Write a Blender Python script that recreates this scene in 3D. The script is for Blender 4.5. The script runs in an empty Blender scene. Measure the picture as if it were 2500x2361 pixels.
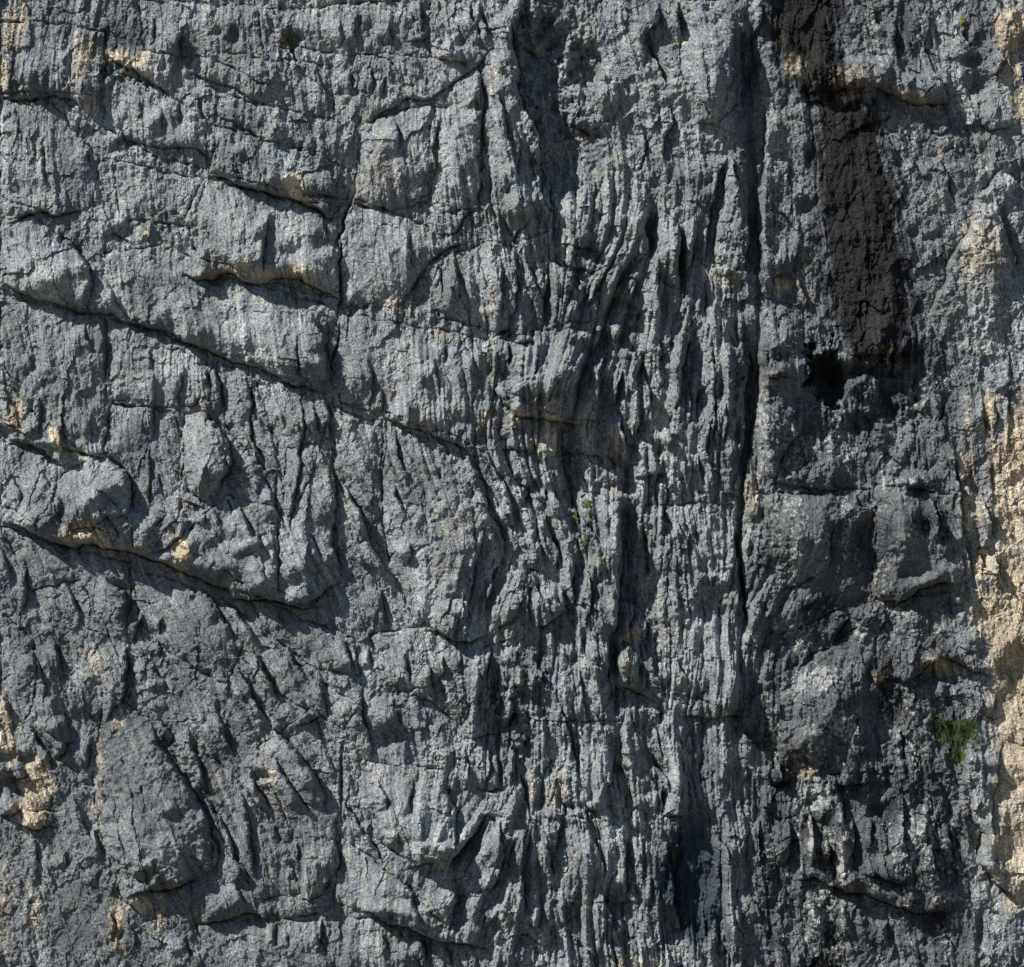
import bpy, math, time
import numpy as np
T0=time.time()
C=bpy.data.collections.new("scene"); bpy.context.scene.collection.children.link(C)
S=bpy.context.scene
# ---------------- camera, sky, sun, exposure ----------------
PX=0.01                      # metres of rock per photo pixel: the stretch of cliff is 25 x 23.6 m
W0,H0=2500.,2361.
DIST=120.0
cam=bpy.data.cameras.new("camera"); camo=bpy.data.objects.new("camera",cam); C.objects.link(camo)
camo.location=(0,-DIST,0); camo.rotation_euler=(math.radians(90),0,0)
cam.sensor_fit='HORIZONTAL'; cam.sensor_width=36; cam.lens=36*(DIST-.15)/(W0*PX)
cam.clip_start=1; cam.clip_end=20000
S.camera=camo
AZ=math.radians(-53)         # sun azimuth measured from the camera's side of the cliff, towards the left
EL=math.radians(43)
sd=(math.sin(AZ)*math.cos(EL), -math.cos(AZ)*math.cos(EL), math.sin(EL))
w=bpy.data.worlds.new("World"); S.world=w; w.use_nodes=True
nt=w.node_tree; bg=nt.nodes["Background"]
sky=nt.nodes.new("ShaderNodeTexSky"); sky.sky_type='NISHITA'; sky.sun_disc=False
sky.ozone_density=4.0; sky.dust_density=.4; sky.air_density=1.2; sky.sun_elevation=EL; sky.sun_rotation=math.atan2(sd[0],sd[1])
nt.links.new(sky.outputs[0],bg.inputs[0]); bg.inputs[1].default_value=.062
sun=bpy.data.lights.new("sun",'SUN'); sun.energy=5.0; sun.angle=math.radians(.5); sun.color=(1,.97,.90)
so=bpy.data.objects.new("sun",sun); C.objects.link(so)
from mathutils import Vector
so.rotation_euler=Vector(sd).to_track_quat('Z','Y').to_euler()
S.view_settings.view_transform='Standard'; S.view_settings.look='None'
S.view_settings.gamma=1; S.view_settings.exposure=0.23
S.view_settings.use_curve_mapping=False

FEATS="""
L .8 A 0 590 60 570 170 575 250 560 290 545 400 555 440 565 465 600 500 640 540 665
L 1 A 590 270 620 330 690 365 760 405 850 460 940 530 1010 520
L .8 A 1040 400 1150 450 1220 480 1330 500 1420 545 1500 590 1570 600
L .6 A 1190 610 1290 670 1400 720 1500 800 1560 815 1680 830
L .6 A 700 800 780 810 900 830 960 855 1100 850 1180 900 1260 940
L 1.3 A 1150 980 1200 1000 1290 1010 1380 1060 1480 1085 1560 1105 1640 1120 1740 1160 1850 1230 1900 1240 1986 1245
L .5 A 1640 1030 1740 1095 1850 1120 1920 1140 1986 1090
L 1.4 A 1030 1540 1110 1590 1200 1600 1290 1560 1380 1600 1480 1625 1560 1590 1700 1590 1800 1650 1920 1690
L 1.2 A 0 1610 100 1660 230 1710 330 1745 480 1780 600 1790 700 1820 D 840 50 990 65 1040 115 1180 185 1240 205 1340 245 1440 275 1590 320 1680 370 1760 385 1880 410
L .5 E 0 465 90 475 150 490
L 1.1 E 240 560 350 590 470 625 580 680 700 730 780 775 850 780
L .8 A 0 1290 60 1280 130 1240 230 1215 330 1230 450 1190
L .5 A 570 1370 650 1340 740 1370 800 1440
R 1.2 A 380 1380 450 1450 510 1530 525 1640 510 1740
C 1 A 210 760 240 900 260 1000 270 1090
R .8 A 590 290 600 420 590 520
R .7 A 1050 150 1030 230 1040 350
R .7 A 1640 120 1630 200 1650 290 1690 400
R 1.4 A 1550 1210 1530 1350 1510 1480 1500 1600
R .6 A 1740 1170 1850 1240 1870 1350 1850 1430
C 1.5 A 1975 1250 1950 1400 1925 1550 1920 1700 1925 1869
C 1.2 D 1910 0 1925 100 1900 220 1890 330 1880 410
R .6 A 700 730 720 850
R .6 A 490 830 510 950 530 1000
R .5 A 800 560 790 700
R .5 A 930 640 920 760
R .5 A 1030 600 1020 720
R .6 A 540 1560 600 1600 650 1680 660 1780
R .6 A 900 100 880 200 850 290
R .5 A 1550 20 1560 90 1620 150
R .5 A 1800 400 1850 520 1890 680
R .5 A 1130 560 1150 700
P 14 A 1250 180 40 30 0
P 22 A 1340 210 35 50 0
P 26 A 1665 225 50 55 0
P 18 A 740 810 80 25 0
P 16 A 1270 1000 60 20 15
P 16 A 700 1330 70 40 0
P 16 A 1240 1600 80 30 0
L .7 B 130 740 200 680 300 620 400 560 540 560 640 480 740 410 800 370 850 300 880 295
W 1 B 130 740 130 900 135 1000 110 1120 70 1180 40 1290 10 1400 0 1500
L .8 B 520 260 540 330 620 350 740 350 820 310
L .5 B 60 1160 150 1180 270 1190 350 1220
R .8 B 330 660 340 740 350 820 330 880
R .7 B 580 620 570 760 550 850 550 960 490 1000 480 1100
C 1 B 400 1150 480 1120 540 1080
C 1.2 B 540 1330 640 1330 690 1290 720 1240 790 1170
R 1 B 790 370 820 470 830 600 820 700 820 850 790 900 810 1000 810 1100 780 1180
W .8 B 860 950 870 1050 880 1180 900 1280 910 1370
R .8 B 900 480 930 600 950 700 970 800 1000 900 1030 1000 1050 1070
R 1.8 w1.8 B 1060 60 990 150 1000 260 1020 340 1030 500 1050 620 1110 690 1150 780 1160 900 1160 1040 1190 1160 1220 1260
R .6 B 1020 720 1030 850 1020 950 1060 1100
R 1 B 1210 900 1210 1050 1230 1200 1220 1350 1215 1450
P 62 B 1300 880 160 230 10
P 62 B 1400 390 100 130 0
P 50 B 1170 330 160 200 0
P 38 B 1220 130 170 180 0
P 30 B 1230 600 110 90 20
L 1 B 1010 270 1060 260 1100 270 1170 330
L .9 B 1290 690 1360 700 1430 760 1460 820
W 1.2 B 1480 330 1480 450 1460 560 1490 650 1540 710
L .8 B 1230 1370 1300 1400 1420 1430 1560 1450
L .9 B 1220 1460 1310 1520 1430 1550 1480 1545 1560 1500
C 1.5 B 980 1390 1030 1330 1120 1230
C 1.5 B 480 1530 540 1480 600 1430 640 1410 760 1370
C 1.5 B 350 1720 400 1660 450 1600 470 1520
C 1.2 B 410 1300 415 1450 410 1560
C 1.3 B 590 1480 600 1580 580 1700
R .8 B 640 1440 680 1550 700 1700 750 1830
R .9 B 940 1470 935 1600 930 1700 940 1850
R 1.1 B 1010 1430 1020 1520 1030 1650 1010 1780 960 1850
R .9 B 1050 1460 1100 1540 1140 1680 1160 1750
R 1.3 B 1200 1480 1190 1600 1170 1700 1160 1869
W .8 B 1215 1500 1210 1640 1200 1780
R .9 B 1230 1490 1300 1570 1360 1660 1350 1730
R 1.2 B 1560 1500 1500 1600 1440 1700 1400 1800
R 1.2 B 1470 1560 1420 1650 1370 1760 1360 1869
R 1.1 B 1620 1530 1580 1650 1560 1750
R 1.1 B 1700 1560 1690 1650 1640 1740
R 1.5 B 1770 1180 1760 1290 1770 1400 1800 1480
R 1 B 1820 1400 1830 1550 1830 1700 1840 1869
R 1.2 B 1960 1300 1940 1500 1960 1700
R .7 B 1840 0 1840 130 1760 200 1760 330
R 1.2 B 1760 180 1780 300 1840 400 1900 480 1940 520
R 1.1 B 1970 50 1960 150 1960 250
R .7 B 1880 560 1910 700 1860 790 1850 900 1850 980
C 1 B 1680 1010 1740 960 1760 880 1740 780 1640 760
R .6 B 120 60 110 150 100 250
R .6 B 280 120 300 200 320 260
R .8 B 470 0 480 100 480 200
R .8 B 750 0 760 100 800 180 820 280
R .9 B 800 20 850 150 860 260
R .6 B 190 390 200 520
R .6 B 270 430 260 560
R .6 B 70 400 80 520
R .5 B 20 80 20 280
R .6 B 390 240 480 230 530 160
P 14 B 195 165 30 50 0
C .8 B 950 1110 980 1070 1050 1050
M 14 B 250 780 110 110 0
M 14 B 670 950 100 180 0
M 16 B 950 450 60 180 0
M 20 B 1000 1180 60 100 0
M 22 B 1280 1680 70 170 -10
M 14 B 650 1700 50 130 -5
P 30 B 1620 1760 110 100 0
P 16 B 1800 1300 50 150 0
R 1.8 w1.5 C 320 100 340 280 330 420 280 560 260 690
R .8 C 30 0 20 120 40 250
L .8 C 110 720 200 710 290 740
P 20 C 420 300 70 200 0
R 1.5 C 310 880 260 960 230 1060 200 1200 190 1330 170 1500
W 1 C 320 900 280 1050 250 1250 235 1400 230 1600
R 1.6 C 320 870 340 1000 400 1150 410 1300 400 1500 410 1650
W 1.3 C 500 560 510 750 500 900 470 1100 460 1300 480 1400 480 1550 490 1700
C 1.3 C 240 1580 290 1570 330 1540 400 1510
R 1.2 C 0 1260 30 1350 20 1500 0 1600
R 1.2 C 130 1300 100 1450 70 1560
R 1 C 500 0 490 120 400 250
W .3 C 580 0 600 120 640 350
W .5 C 740 250 760 400 800 550 830 620
L 1.1 C 700 560 800 510 870 490 950 490 1040 500 1100 480 1160 490 1230 520 1300 570 1400 600 1500 600 1580 590 1610 540
L .6 C 740 560 840 570 850 620
L .7 C 920 620 980 600 1010 580
L .5 C 920 740 1000 750 1080 720 1160 690 1290 640
W 1 C 1870 40 1840 130 1820 220 1840 300
L 1 C 1770 430 1830 420 1870 350 1840 280
R .8 C 1650 120 1640 200 1700 260 1740 330
P 30 C 1710 480 80 60 0
P 20 C 1690 350 50 40 0
L .7 C 1680 600 1750 700 1820 730 1900 720 1986 690
W 1 w1.6 C 1900 950 1840 990 1780 1080 1720 1120 1700 1250 1640 1360 1560 1500 1540 1620 1440 1830
R 1.2 C 1820 1110 1860 1250 1890 1350 1940 1480 1940 1600
R .9 C 1880 980 1930 1040 1986 1080
R .8 C 1500 880 1540 1000 1570 1120 1610 1200
R .6 C 1340 880 1400 1000
R .6 C 1200 750 1260 900 1300 1000
P 26 C 740 1180 50 60 0
P 14 C 720 1510 40 40 0
P 15 C 1480 1350 60 40 0
P 15 C 1360 1310 40 40 0
L .8 C 550 1640 560 1580 600 1560 640 1590
R .6 C 690 1560 740 1700 770 1800
R .6 C 640 880 640 1000 660 1100
M 30 C 1100 420 160 90 0
M 26 C 1430 500 140 100 0
M 22 C 1760 1550 110 330 0
M 18 C 1900 170 60 120 0
M 22 C 140 450 150 380 0
R .8 C 1260 100 1250 250 1280 400
R .7 C 1130 30 1150 120 1200 200
R .7 D 570 0 580 120 590 250 610 350
R .6 D 480 20 490 100 520 200
L .8 D 200 700 300 730 370 740 440 750 520 770 580 800 650 790
L 1.2 D 0 640 60 680 130 690 220 740 300 800 360 830 420 800 430 770
R 1.8 D 600 810 710 860 740 940 745 1020 710 1100 640 1130
M 12 D 570 960 160 150 0
L .8 D 500 1190 560 1160 620 1135 700 1100
L 1.8 D 0 1150 100 1180 230 1240 380 1290 430 1300 520 1290 620 1300 720 1310 830 1345 900 1385 1000 1430 1100 1460 1190 1510 1280 1530 1330 1560 1440 1600 1520 1590 1640 1630 1760 1640 1840 1630
L .9 D 830 1335 920 1320 980 1290 1050 1220 1090 1130
L 1 D 380 1220 470 1190 560 1185 640 1210 700 1240
L .8 D 1330 1525 1460 1560 1530 1560 1590 1530
L 1 D 1640 1620 1760 1600 1840 1560 1950 1480
R 1.3 D 1900 820 1920 1000 1915 1150 1900 1290 1940 1400 1950 1480
M 14 D 1160 780 120 250 0
R 1.3 D 1150 540 1240 600 1300 700 1310 820 1270 900 1230 1000 1180 1060
L .6 D 1050 1020 1130 1060 1180 1060
W .6 D 1040 560 1045 700 1030 850 1040 1000
R .6 D 880 280 890 480 870 600 860 750
R .5 D 840 170 870 280
R .6 D 1040 200 1050 300 1020 450 1030 600
R .6 D 1200 280 1160 400
L .6 D 1050 500 1110 500 1150 430
L .5 D 640 460 740 450
R 1 D 1235 220 1250 330 1260 450 1240 560
C 1.6 D 1440 290 1440 430 1425 560 1430 650 1480 760 1530 880
C 1.4 D 1680 390 1730 500 1740 600 1720 800 1690 960 1670 1080 1660 1220
R .9 D 1870 430 1880 600 1900 740
R .6 D 1760 430 1800 560 1830 700
R 1.8 D 1790 0 1850 100 1865 220 1860 330 1830 380
C 1 D 1700 60 1710 180 1700 300 1750 370
R .8 D 1290 1000 1330 1100
R .8 D 1360 1000 1400 1100 1430 1200 1470 1290
R .8 D 1500 930 1550 1000 1600 1120 1640 1200
R .9 D 1470 1230 1500 1290
R .7 D 1560 1200 1560 1300 1580 1450
R .7 D 1740 1180 1780 1260 1850 1400
R .6 D 1200 1050 1260 1120 1250 1200
R .5 D 850 700 850 850 850 1000 830 1150
R .5 D 900 880 940 1000
C 1 D 870 1200 960 1110
R .5 D 190 200 190 300
R .6 D 240 420 240 560 220 680
R .5 D 510 500 520 600 530 700
R .6 D 0 250 60 330 140 400
R .7 D 80 450 110 600 130 640
L .8 D 0 600 60 590 110 620
P 20 D 20 640 50 30 0
R .7 D 60 890 110 1000 100 1100
R .6 D 240 880 300 960
R .9 D 120 1380 150 1480 160 1600 120 1700
R 1 D 0 1300 40 1400 60 1550
R .9 D 370 1500 430 1620 460 1700 440 1800
R 1 D 570 1440 640 1500 700 1560 720 1680 740 1760
R 1 D 830 1660 780 1760 740 1840
R 1 D 1140 1520 1250 1640 1300 1760 1380 1860
R 1 D 1240 1570 1340 1640 1420 1760 1500 1869
R .7 D 1560 1650 1620 1760
R .6 D 930 1680 910 1800
R .6 D 1450 740 1470 820 1560 900
R .5 D 1180 1080 1170 1180
P 12 D 1800 1420 40 50 0
P 10 D 1490 375 40 12 10
M 16 D 850 1380 60 30 20
R .6 E 160 200 190 320 180 450 200 540
R .6 E 250 380 250 550
R .7 E 540 200 570 320 590 450
R .5 E 610 120 600 250
R .7 E 770 120 780 250 770 400
W .9 E 900 100 880 250 880 400
L 1.6 E 880 360 900 430 940 490 1000 540 1060 560 1150 570 1240 575 1350 590 1460 600
R 1.2 E 975 120 980 220 970 300
R 1.3 E 1140 140 1140 260 1110 370
R .7 E 1150 400 1150 560
L .9 E 980 130 1050 130 1130 125
L 1 E 900 85 960 60 1000 40
L .5 E 970 620 1060 630
L .6 E 880 735 1000 735 1170 745
R 1.4 E 1260 590 1260 700 1240 830
L .8 E 1260 770 1400 770 1500 790 1530 860
R 1.2 E 1530 0 1480 120 1440 200
R 1.2 E 1640 0 1600 120
R .8 E 1700 180 1690 230
R 1.3 E 1390 220 1370 350 1310 470
R 1.2 E 1260 330 1220 430 1200 500
R 1 E 1450 280 1430 400
R 1 E 1500 230 1490 400 1470 520
R 1.2 E 1620 250 1590 400 1560 520
R 1.2 E 1740 260 1770 400 1790 500 1800 600
R 1 E 1760 200 1700 320 1720 420
C 1.5 E 1840 100 1850 300
R .8 E 1880 120 1900 200
R 1.3 E 1590 480 1620 640 1660 780 1640 850
W 1 E 1810 620 1800 740
R 1.1 E 1900 650 1890 760
L 1.3 E 1680 890 1760 900 1830 890 1890 870
P 16 E 1380 850 130 70 0
P 18 E 1600 950 150 40 0
R .8 E 330 620 340 750 390 860 450 900
W .6 E 600 830 595 950
W .7 E 500 900 510 1050 520 1200 540 1350 550 1500
R 1.3 E 720 800 800 880 840 990 870 1080 910 1170 950 1260 950 1350
R 1 E 930 880 960 980 1000 1080 1010 1200
R .9 E 1080 900 1070 1000 1040 1080
R 1 E 830 1130 830 1250 790 1350 780 1480 750 1600 740 1750
R 1.2 E 960 1330 900 1430 880 1520 850 1620 820 1720
L 1.6 E 480 1760 580 1790 680 1840 760 1840 830 1800 880 1780
R .9 E 1060 1530 1040 1650 990 1740
L .8 E 880 1750 960 1740 1030 1700
M 24 E 680 1250 150 420 0
R 1.3 E 0 900 60 980 110 1080 160 1200 200 1300 270 1400 300 1500
R .7 E 200 1000 170 1100
R .9 E 240 1500 260 1650 260 1780
R .7 E 320 900 340 1020 430 1150
M 16 E 370 1340 50 60 0
R .8 E 420 1280 420 1360 390 1410
R 1.2 E 1190 960 1180 1050
R 1.1 E 1230 950 1280 1080 1290 1150
R 1.1 E 1330 950 1350 1060 1380 1150 1380 1280
R 1.7 w1.5 E 1600 1000 1610 1150 1620 1300 1620 1450 1600 1600 1590 1750 1560 1869
W 1 E 1760 1000 1740 1100 1760 1250 1780 1400 1740 1550
R 1.1 E 1390 1100 1440 1200 1500 1310
R .9 E 1180 1080 1200 1200 1260 1350 1250 1470
R 1 E 1100 1400 1130 1500 1180 1620 1180 1700
R 1.1 E 1350 1350 1350 1500 1330 1680
R 1.1 E 1430 1400 1440 1560 1400 1800
R 1 E 1270 1500 1300 1620 1310 1690
L .7 E 1080 1430 1130 1440
L .9 E 1110 1700 1180 1740 1270 1670 1340 1640
R 1 E 1080 1480 1090 1620 1110 1760
R 1.3 E 1700 1560 1680 1700 1640 1800
M 16 E 1680 1750 50 70 0
R 1 E 1760 1700 1770 1800 1740 1869
R 1 E 1120 1180 1130 1300
M 24 E 1180 300 200 230 0
R 1 E 1870 1060 1850 1180 1820 1240
R .8 E 1940 1150 1960 1250
P 24 E 1660 1250 50 350 0
W 1.6 w1.5 F 480 0 480 400 440 600 410 750 400 900 390 1040 370 1150 370 1300 390 1500 410 1700 430 1869
R 1.6 F 400 100 430 250 400 430 400 600 370 750 350 900
R 1.4 F 330 1150 340 1300 360 1450 390 1600 400 1750
C 1.5 F 210 80 215 250 210 450 210 650 240 780
R .9 F 280 430 280 600 260 720
R .7 F 70 250 70 450 80 650
R .7 F 140 760 130 850 150 950
C 1.2 F 70 500 110 460 130 410 200 340
L 1 F 250 990 330 1000 390 1010
R 1.4 F 100 0 60 200 30 400 0 550
M 14 F 1 1 1 1 0
P 130 F 860 320 100 150 -15
P 50 F 960 300 70 60 0
P 40 F 1180 300 120 40 0
R 1.3 F 800 230 750 330 740 430
P 40 F 1270 400 120 130 20
P 24 F 1200 520 80 90 0
P 20 F 1370 540 60 80 0
P 22 F 1050 600 90 50 -20
P 20 F 1270 620 60 110 0
P 30 F 1250 220 130 40 0
P 24 F 780 640 60 80 30
L 1.5 F 980 190 1050 190 1130 200 1230 200 1330 190 1400 180
R .9 F 760 560 700 660 640 740 590 830 570 930
L .6 F 510 960 600 940 700 950 790 965 880 980 960 990 1020 1010
R .7 F 1020 1000 1060 1060 1120 1080
R 1.1 w1.5 F 890 1180 880 1300 870 1450
P 34 F 1060 1350 60 160 0
W 1 F 1130 1100 1130 1300 1190 1450
M 30 F 700 1150 200 180 0
M 34 F 1270 1130 120 200 0
P 26 F 1420 1180 50 60 0
P 36 F 1340 1430 80 60 0
P 20 F 930 1210 50 50 0
L 1.5 F 1080 1580 1160 1600 1260 1610 1350 1590 1400 1540 1480 1510 1580 1500 1670 1480
L 1 F 1530 1620 1650 1630
R 1 F 1600 700 1600 850 1620 980 1620 1100 1650 1250 1670 1400 1690 1500
R 1.1 F 1740 1000 1800 1150 1810 1280
L .8 F 1730 1300 1800 1300
R .8 F 1740 1330 1760 1420
R 1.2 F 1820 1350 1860 1480 1880 1540
L .7 F 1620 930 1690 890
R .5 F 1750 430 1760 560 1780 700
R .5 F 1820 420 1830 560 1820 700
R .5 F 1900 400 1910 600
L .6 F 1870 440 1920 390
R .7 F 1500 410 1520 500 1490 580
M 22 F 1340 920 120 50 -8
P 30 F 200 1650 110 120 0
P 18 F 220 1400 60 60 0
R .9 F 340 1530 370 1640
L .7 F 540 1600 640 1530 740 1490 850 1460
R .8 F 820 1570 720 1640
R .9 F 1010 1680 920 1780 860 1869
M 22 F 1350 1690 70 80 0
M 22 F 1080 1700 80 60 -30
R .9 F 1200 1650 1210 1720 1160 1800
P 14 F 1530 1260 30 20 0
P 12 F 600 880 30 50 0
L .6 F 530 350 580 320 640 310
M 18 F 560 640 120 120 0
R .8 G 130 60 200 130 250 260 260 400
R .9 G 0 300 60 380 70 500
R 1 G 300 0 330 100 350 230
W 1 G 440 120 400 220 385 310 400 420 440 530
R 1.2 G 370 400 400 520 390 600
L 1.3 G 300 690 360 650 390 590 440 570
R .9 G 150 470 220 580 280 680 290 760
R .8 G 520 540 510 650 480 760
L 1.3 G 40 780 110 800 180 770
P 50 G 40 850 90 80 0
P 24 G 120 680 80 40 0
L 1.4 G 0 1000 60 990 130 970
C 1 G 140 965 300 980 370 990
L .9 G 70 1030 150 1080 200 1100 280 1070 340 1080
R 1.2 G 700 0 720 120 715 260 690 340 630 420 600 490
R .8 G 870 100 870 180 920 240 930 310
R .7 G 910 20 900 100
R 1.2 G 850 450 900 580 960 660 1000 730 1060 800 1100 880 1150 960 1190 1050 1220 1150 1240 1220 1220 1300 1170 1350
L 1.5 G 700 1470 760 1450 860 1430 960 1430 1030 1400 1110 1370 1180 1340
R .8 G 880 470 930 480 980 560 960 630
R 1 G 1080 500 1090 600 1150 700 1160 800 1190 920
R 1 G 1160 900 1250 1020 1320 1140 1330 1250 1390 1330 1440 1430
R 1 G 1220 330 1240 430 1290 560 1350 700
R .9 G 1380 840 1400 960 1430 1080 1420 1180 1450 1300 1460 1420
R 1.2 G 1330 130 1380 220 1440 330 1520 450 1540 500
R 1.2 G 1450 30 1490 150 1560 280 1620 380
R .9 G 1640 60 1700 160 1780 250
R 1.5 G 1540 480 1620 560 1700 620 1760 700 1820 800 1850 920 1840 1000
R 1.1 G 1560 640 1620 760 1700 860 1770 1000 1790 1030
R .9 G 1820 190 1840 300 1860 480
L .9 G 1690 490 1760 480 1830 440
P 22 G 1490 780 50 30 0
R .8 G 1440 760 1480 860 1540 1000
R .9 G 530 1080 550 1180 590 1250
R .8 G 410 900 470 1040 540 1180
R .6 G 200 1130 200 1240 240 1340
R .5 G 370 1220 380 1300
R .5 G 880 1240 890 1340
R .4 G 820 820 820 880
R .8 G 640 1550 640 1750
W .6 G 880 1470 890 1560 910 1700
W .5 G 640 1550 660 1700
P 14 G 690 1690 25 25 0
L .8 G 650 1370 690 1460 720 1500 780 1550 830 1580
L .9 G 1050 1660 1100 1630 1210 1620 1290 1600 1390 1570 1500 1580 1600 1570 1620 1560
L 1.2 G 1690 1480 1760 1490 1830 1440 1900 1350
R 1 G 1900 1130 1930 1240 1920 1330
L .7 G 1610 1580 1800 1570 1900 1540
R .8 G 1320 1380 1370 1460 1400 1530
R .9 G 1830 1600 1840 1700 1810 1800
R .6 G 1560 1600 1570 1750
R .6 G 1620 1650 1660 1750
R .7 G 1060 1680 1060 1760 1120 1850
R .7 G 1700 1150 1710 1300
C 1 G 1940 540 1940 700 1940 900 1930 1100
M 22 G 850 1000 250 350 0
P 14 G 1140 1560 60 60 0
R .9 H 40 0 80 100 80 190
R 1 H 100 260 140 340 150 500 190 620 190 720
R .9 H 170 50 190 150
R .9 H 370 60 380 160 420 260
R 1.1 H 510 100 530 200 560 380
R .8 H 600 80 600 250
L .7 H 340 310 430 310 500 340 570 390 650 450 700 550
L .6 H 700 560 840 560 960 540
R .8 H 850 560 860 700 850 860
C 1.4 H 790 860 960 860
R .8 H 910 630 920 850
R 1 H 980 560 1010 650 990 800 970 900
R 1.1 H 1040 700 1060 850 1090 1000 1080 1100
R 1.3 H 870 30 850 200 860 300
R 1 H 1020 60 1010 150
R 1.3 H 1100 80 1160 180 1140 280
R 1.1 H 1080 530 1070 640
P 24 H 1130 370 60 80 0
R 1.1 H 1240 330 1290 450 1320 560 1360 700 1390 850
M 20 H 1450 750 80 200 0
L .9 H 1400 930 1440 970 1520 980
R 1.1 H 1580 600 1560 750 1530 950
W .8 H 1620 480 1610 650 1640 700
R 1.8 H 1550 0 1550 250
L 1 H 1520 270 1600 280 1700 290 1800 340 1860 360
W 1 H 1610 60 1600 240
R 1.1 H 1720 60 1710 250
R 1 H 1780 60 1800 200
R .9 H 1830 380 1840 480
R 1.1 H 1760 620 1800 720 1870 800 1890 900
R .9 H 1650 850 1640 980
R 1 H 1840 860 1850 980
L 1 H 1850 1000 1986 1010
M 22 H 400 980 200 260 0
R 1.2 H 560 760 620 880 680 980 680 1080 670 1200 660 1300
R .7 H 440 780 430 880 410 1000
R .7 H 230 800 280 890 280 980
R .5 H 490 1000 480 1150
R .5 H 340 1080 340 1180
L 1.2 H 370 1320 430 1290 500 1270 560 1280 630 1300
C 1.4 H 0 880 60 990 140 1080 200 1160 260 1270 330 1330
R 1.2 H 330 1320 400 1400 450 1530 480 1620 510 1650
R 2.4 w.8 H 880 970 800 1080 720 1180 650 1260 620 1350
W 1.2 w.7 H 890 1000 850 1090 790 1200 740 1290 700 1370
R 1.3 H 930 1000 930 1150 940 1250 900 1370 840 1450 780 1470
C 1 H 780 1450 850 1400 900 1400
P 45 H 700 1540 50 110 0
R 1.3 H 640 1400 660 1500 640 1620 630 1690
L 1.6 H 80 1540 170 1570 240 1600 310 1640 400 1640 480 1680 560 1710 650 1720 760 1740 840 1770 890 1790
R 1.4 H 470 1690 500 1780 500 1869
R .7 H 230 1670 280 1750 260 1830
R .8 H 590 1720 640 1800 660 1869
R 1.2 H 1070 1000 1060 1200 1050 1350 1060 1500 1080 1620
R .7 H 1100 1040 1080 1250
R .9 H 1290 1000 1260 1130 1250 1250
R 1 H 1180 1100 1220 1250 1250 1370
R 1.1 H 1440 1040 1480 1180 1510 1300 1520 1400
R 1.2 H 1280 930 1300 1000
R .9 H 1420 960 1420 1030
R 1.3 H 1620 1050 1640 1200 1650 1380 1640 1500
R 1.1 H 1500 1420 1540 1560 1590 1700
R .8 H 1300 1480 1310 1650
R .7 H 1150 1380 1150 1650
R .8 H 1730 1080 1740 1250 1760 1450
R 1.4 H 1880 1100 1900 1300 1920 1500 1960 1650
R .8 H 900 1560 850 1650
L .6 H 900 1720 1060 1680 1180 1730 1280 1720
R .7 H 330 380 350 500
P 24 H 280 570 60 50 0
M 18 H 260 430 80 80 0
R .8 H 700 60 700 200
M 16 H 1200 1020 60 130 0
M 16 H 1370 1150 80 200 0
R .8 I 0 120 60 250
P 24 I 110 1360 140 300 0
L 1.1 I 0 400 100 440 200 450 280 420 400 430 470 400
R 1 I 350 490 420 560 470 640 480 700
M 26 I 800 380 230 200 -20
L 1.2 I 1120 200 1200 240 1300 240 1400 210 1450 150 1520 110 1600 130 1700 180 1800 190 1860 250
P 26 I 1200 450 170 230 0
P 40 I 1500 210 110 60 0
P 8 I 1560 560 130 90 20
W 2 w2 I 1720 490 1640 640 1640 760 1680 900 1700 1030 1760 1110 1720 1270 1820 1380 1900 1440 1986 1530
R .6 I 1870 550 1830 750 1800 950 1830 1150
R .8 I 1890 140 1900 220 1920 300
R .8 I 1830 300 1810 410
L 1.2 I 480 790 560 830 640 830 680 770
P 40 I 610 810 60 25 -10
L .8 I 620 570 680 620 760 680 850 700
L 1.1 I 850 780 930 830 1040 830 1140 820 1250 770
M 22 I 840 900 90 120 0
M 14 I 770 1150 22 120 0
M 18 I 940 1180 26 160 0
W .5 I 580 570 580 750
R 1 I 930 870 960 950 960 1100
R .8 I 1120 1000 1110 1200
P 32 I 1150 980 60 40 0
P 14 I 720 1060 30 60 0
L 1.5 I 640 1370 700 1380 800 1370 900 1420 1000 1460 1100 1470 1240 1520 1360 1560 1480 1570 1620 1560
L 1 I 1000 1330 1150 1350 1250 1380 1380 1390
M 20 I 790 1560 34 120 -20
M 16 I 960 1600 22 80 -5
M 12 I 1060 1650 30 100 -15
P 24 I 880 1690 40 60 0
R .9 I 1210 1600 1210 1760
P 25 I 1740 1650 30 80 0
R .8 I 450 1480 490 1560 440 1620
R .6 I 400 1000 400 1200 420 1350
R .7 I 230 1120 300 1240 330 1370
W .6 I 270 1500 260 1750
M 18 I 1400 1200 140 200 0
R .7 I 1430 950 1430 1200
R .8 I 1560 1050 1580 1250
M 14 I 340 1650 60 110 0
R .8 I 1000 400 1060 600
R .8 I 1280 500 1300 700
P 24 B 1600 1760 55 200 12
P 20 E 1430 250 60 230 8
P 14 E 1400 780 150 120 0
P 26 C 415 330 50 220 0
P 22 C 440 1150 30 300 0
P 24 F 425 350 26 250 0
P 24 F 375 1350 26 300 0
P 28 B 1780 1320 40 160 0
P 24 B 1380 1640 60 120 15
P 24 E 1620 1350 36 420 0
P 22 E 1720 300 30 330 0
P 26 C 30 1450 30 180 0
P 26 B 1790 350 40 160 -15
M 16 E 1810 350 50 330 0
M 18 C 350 1250 40 280 0
R 1 E 1500 0 1520 150 1480 350 1500 600
R .9 E 1700 400 1720 560 1700 700
R .9 F 190 500 180 700 200 900
W .8 F 540 60 520 300 500 500
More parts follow.
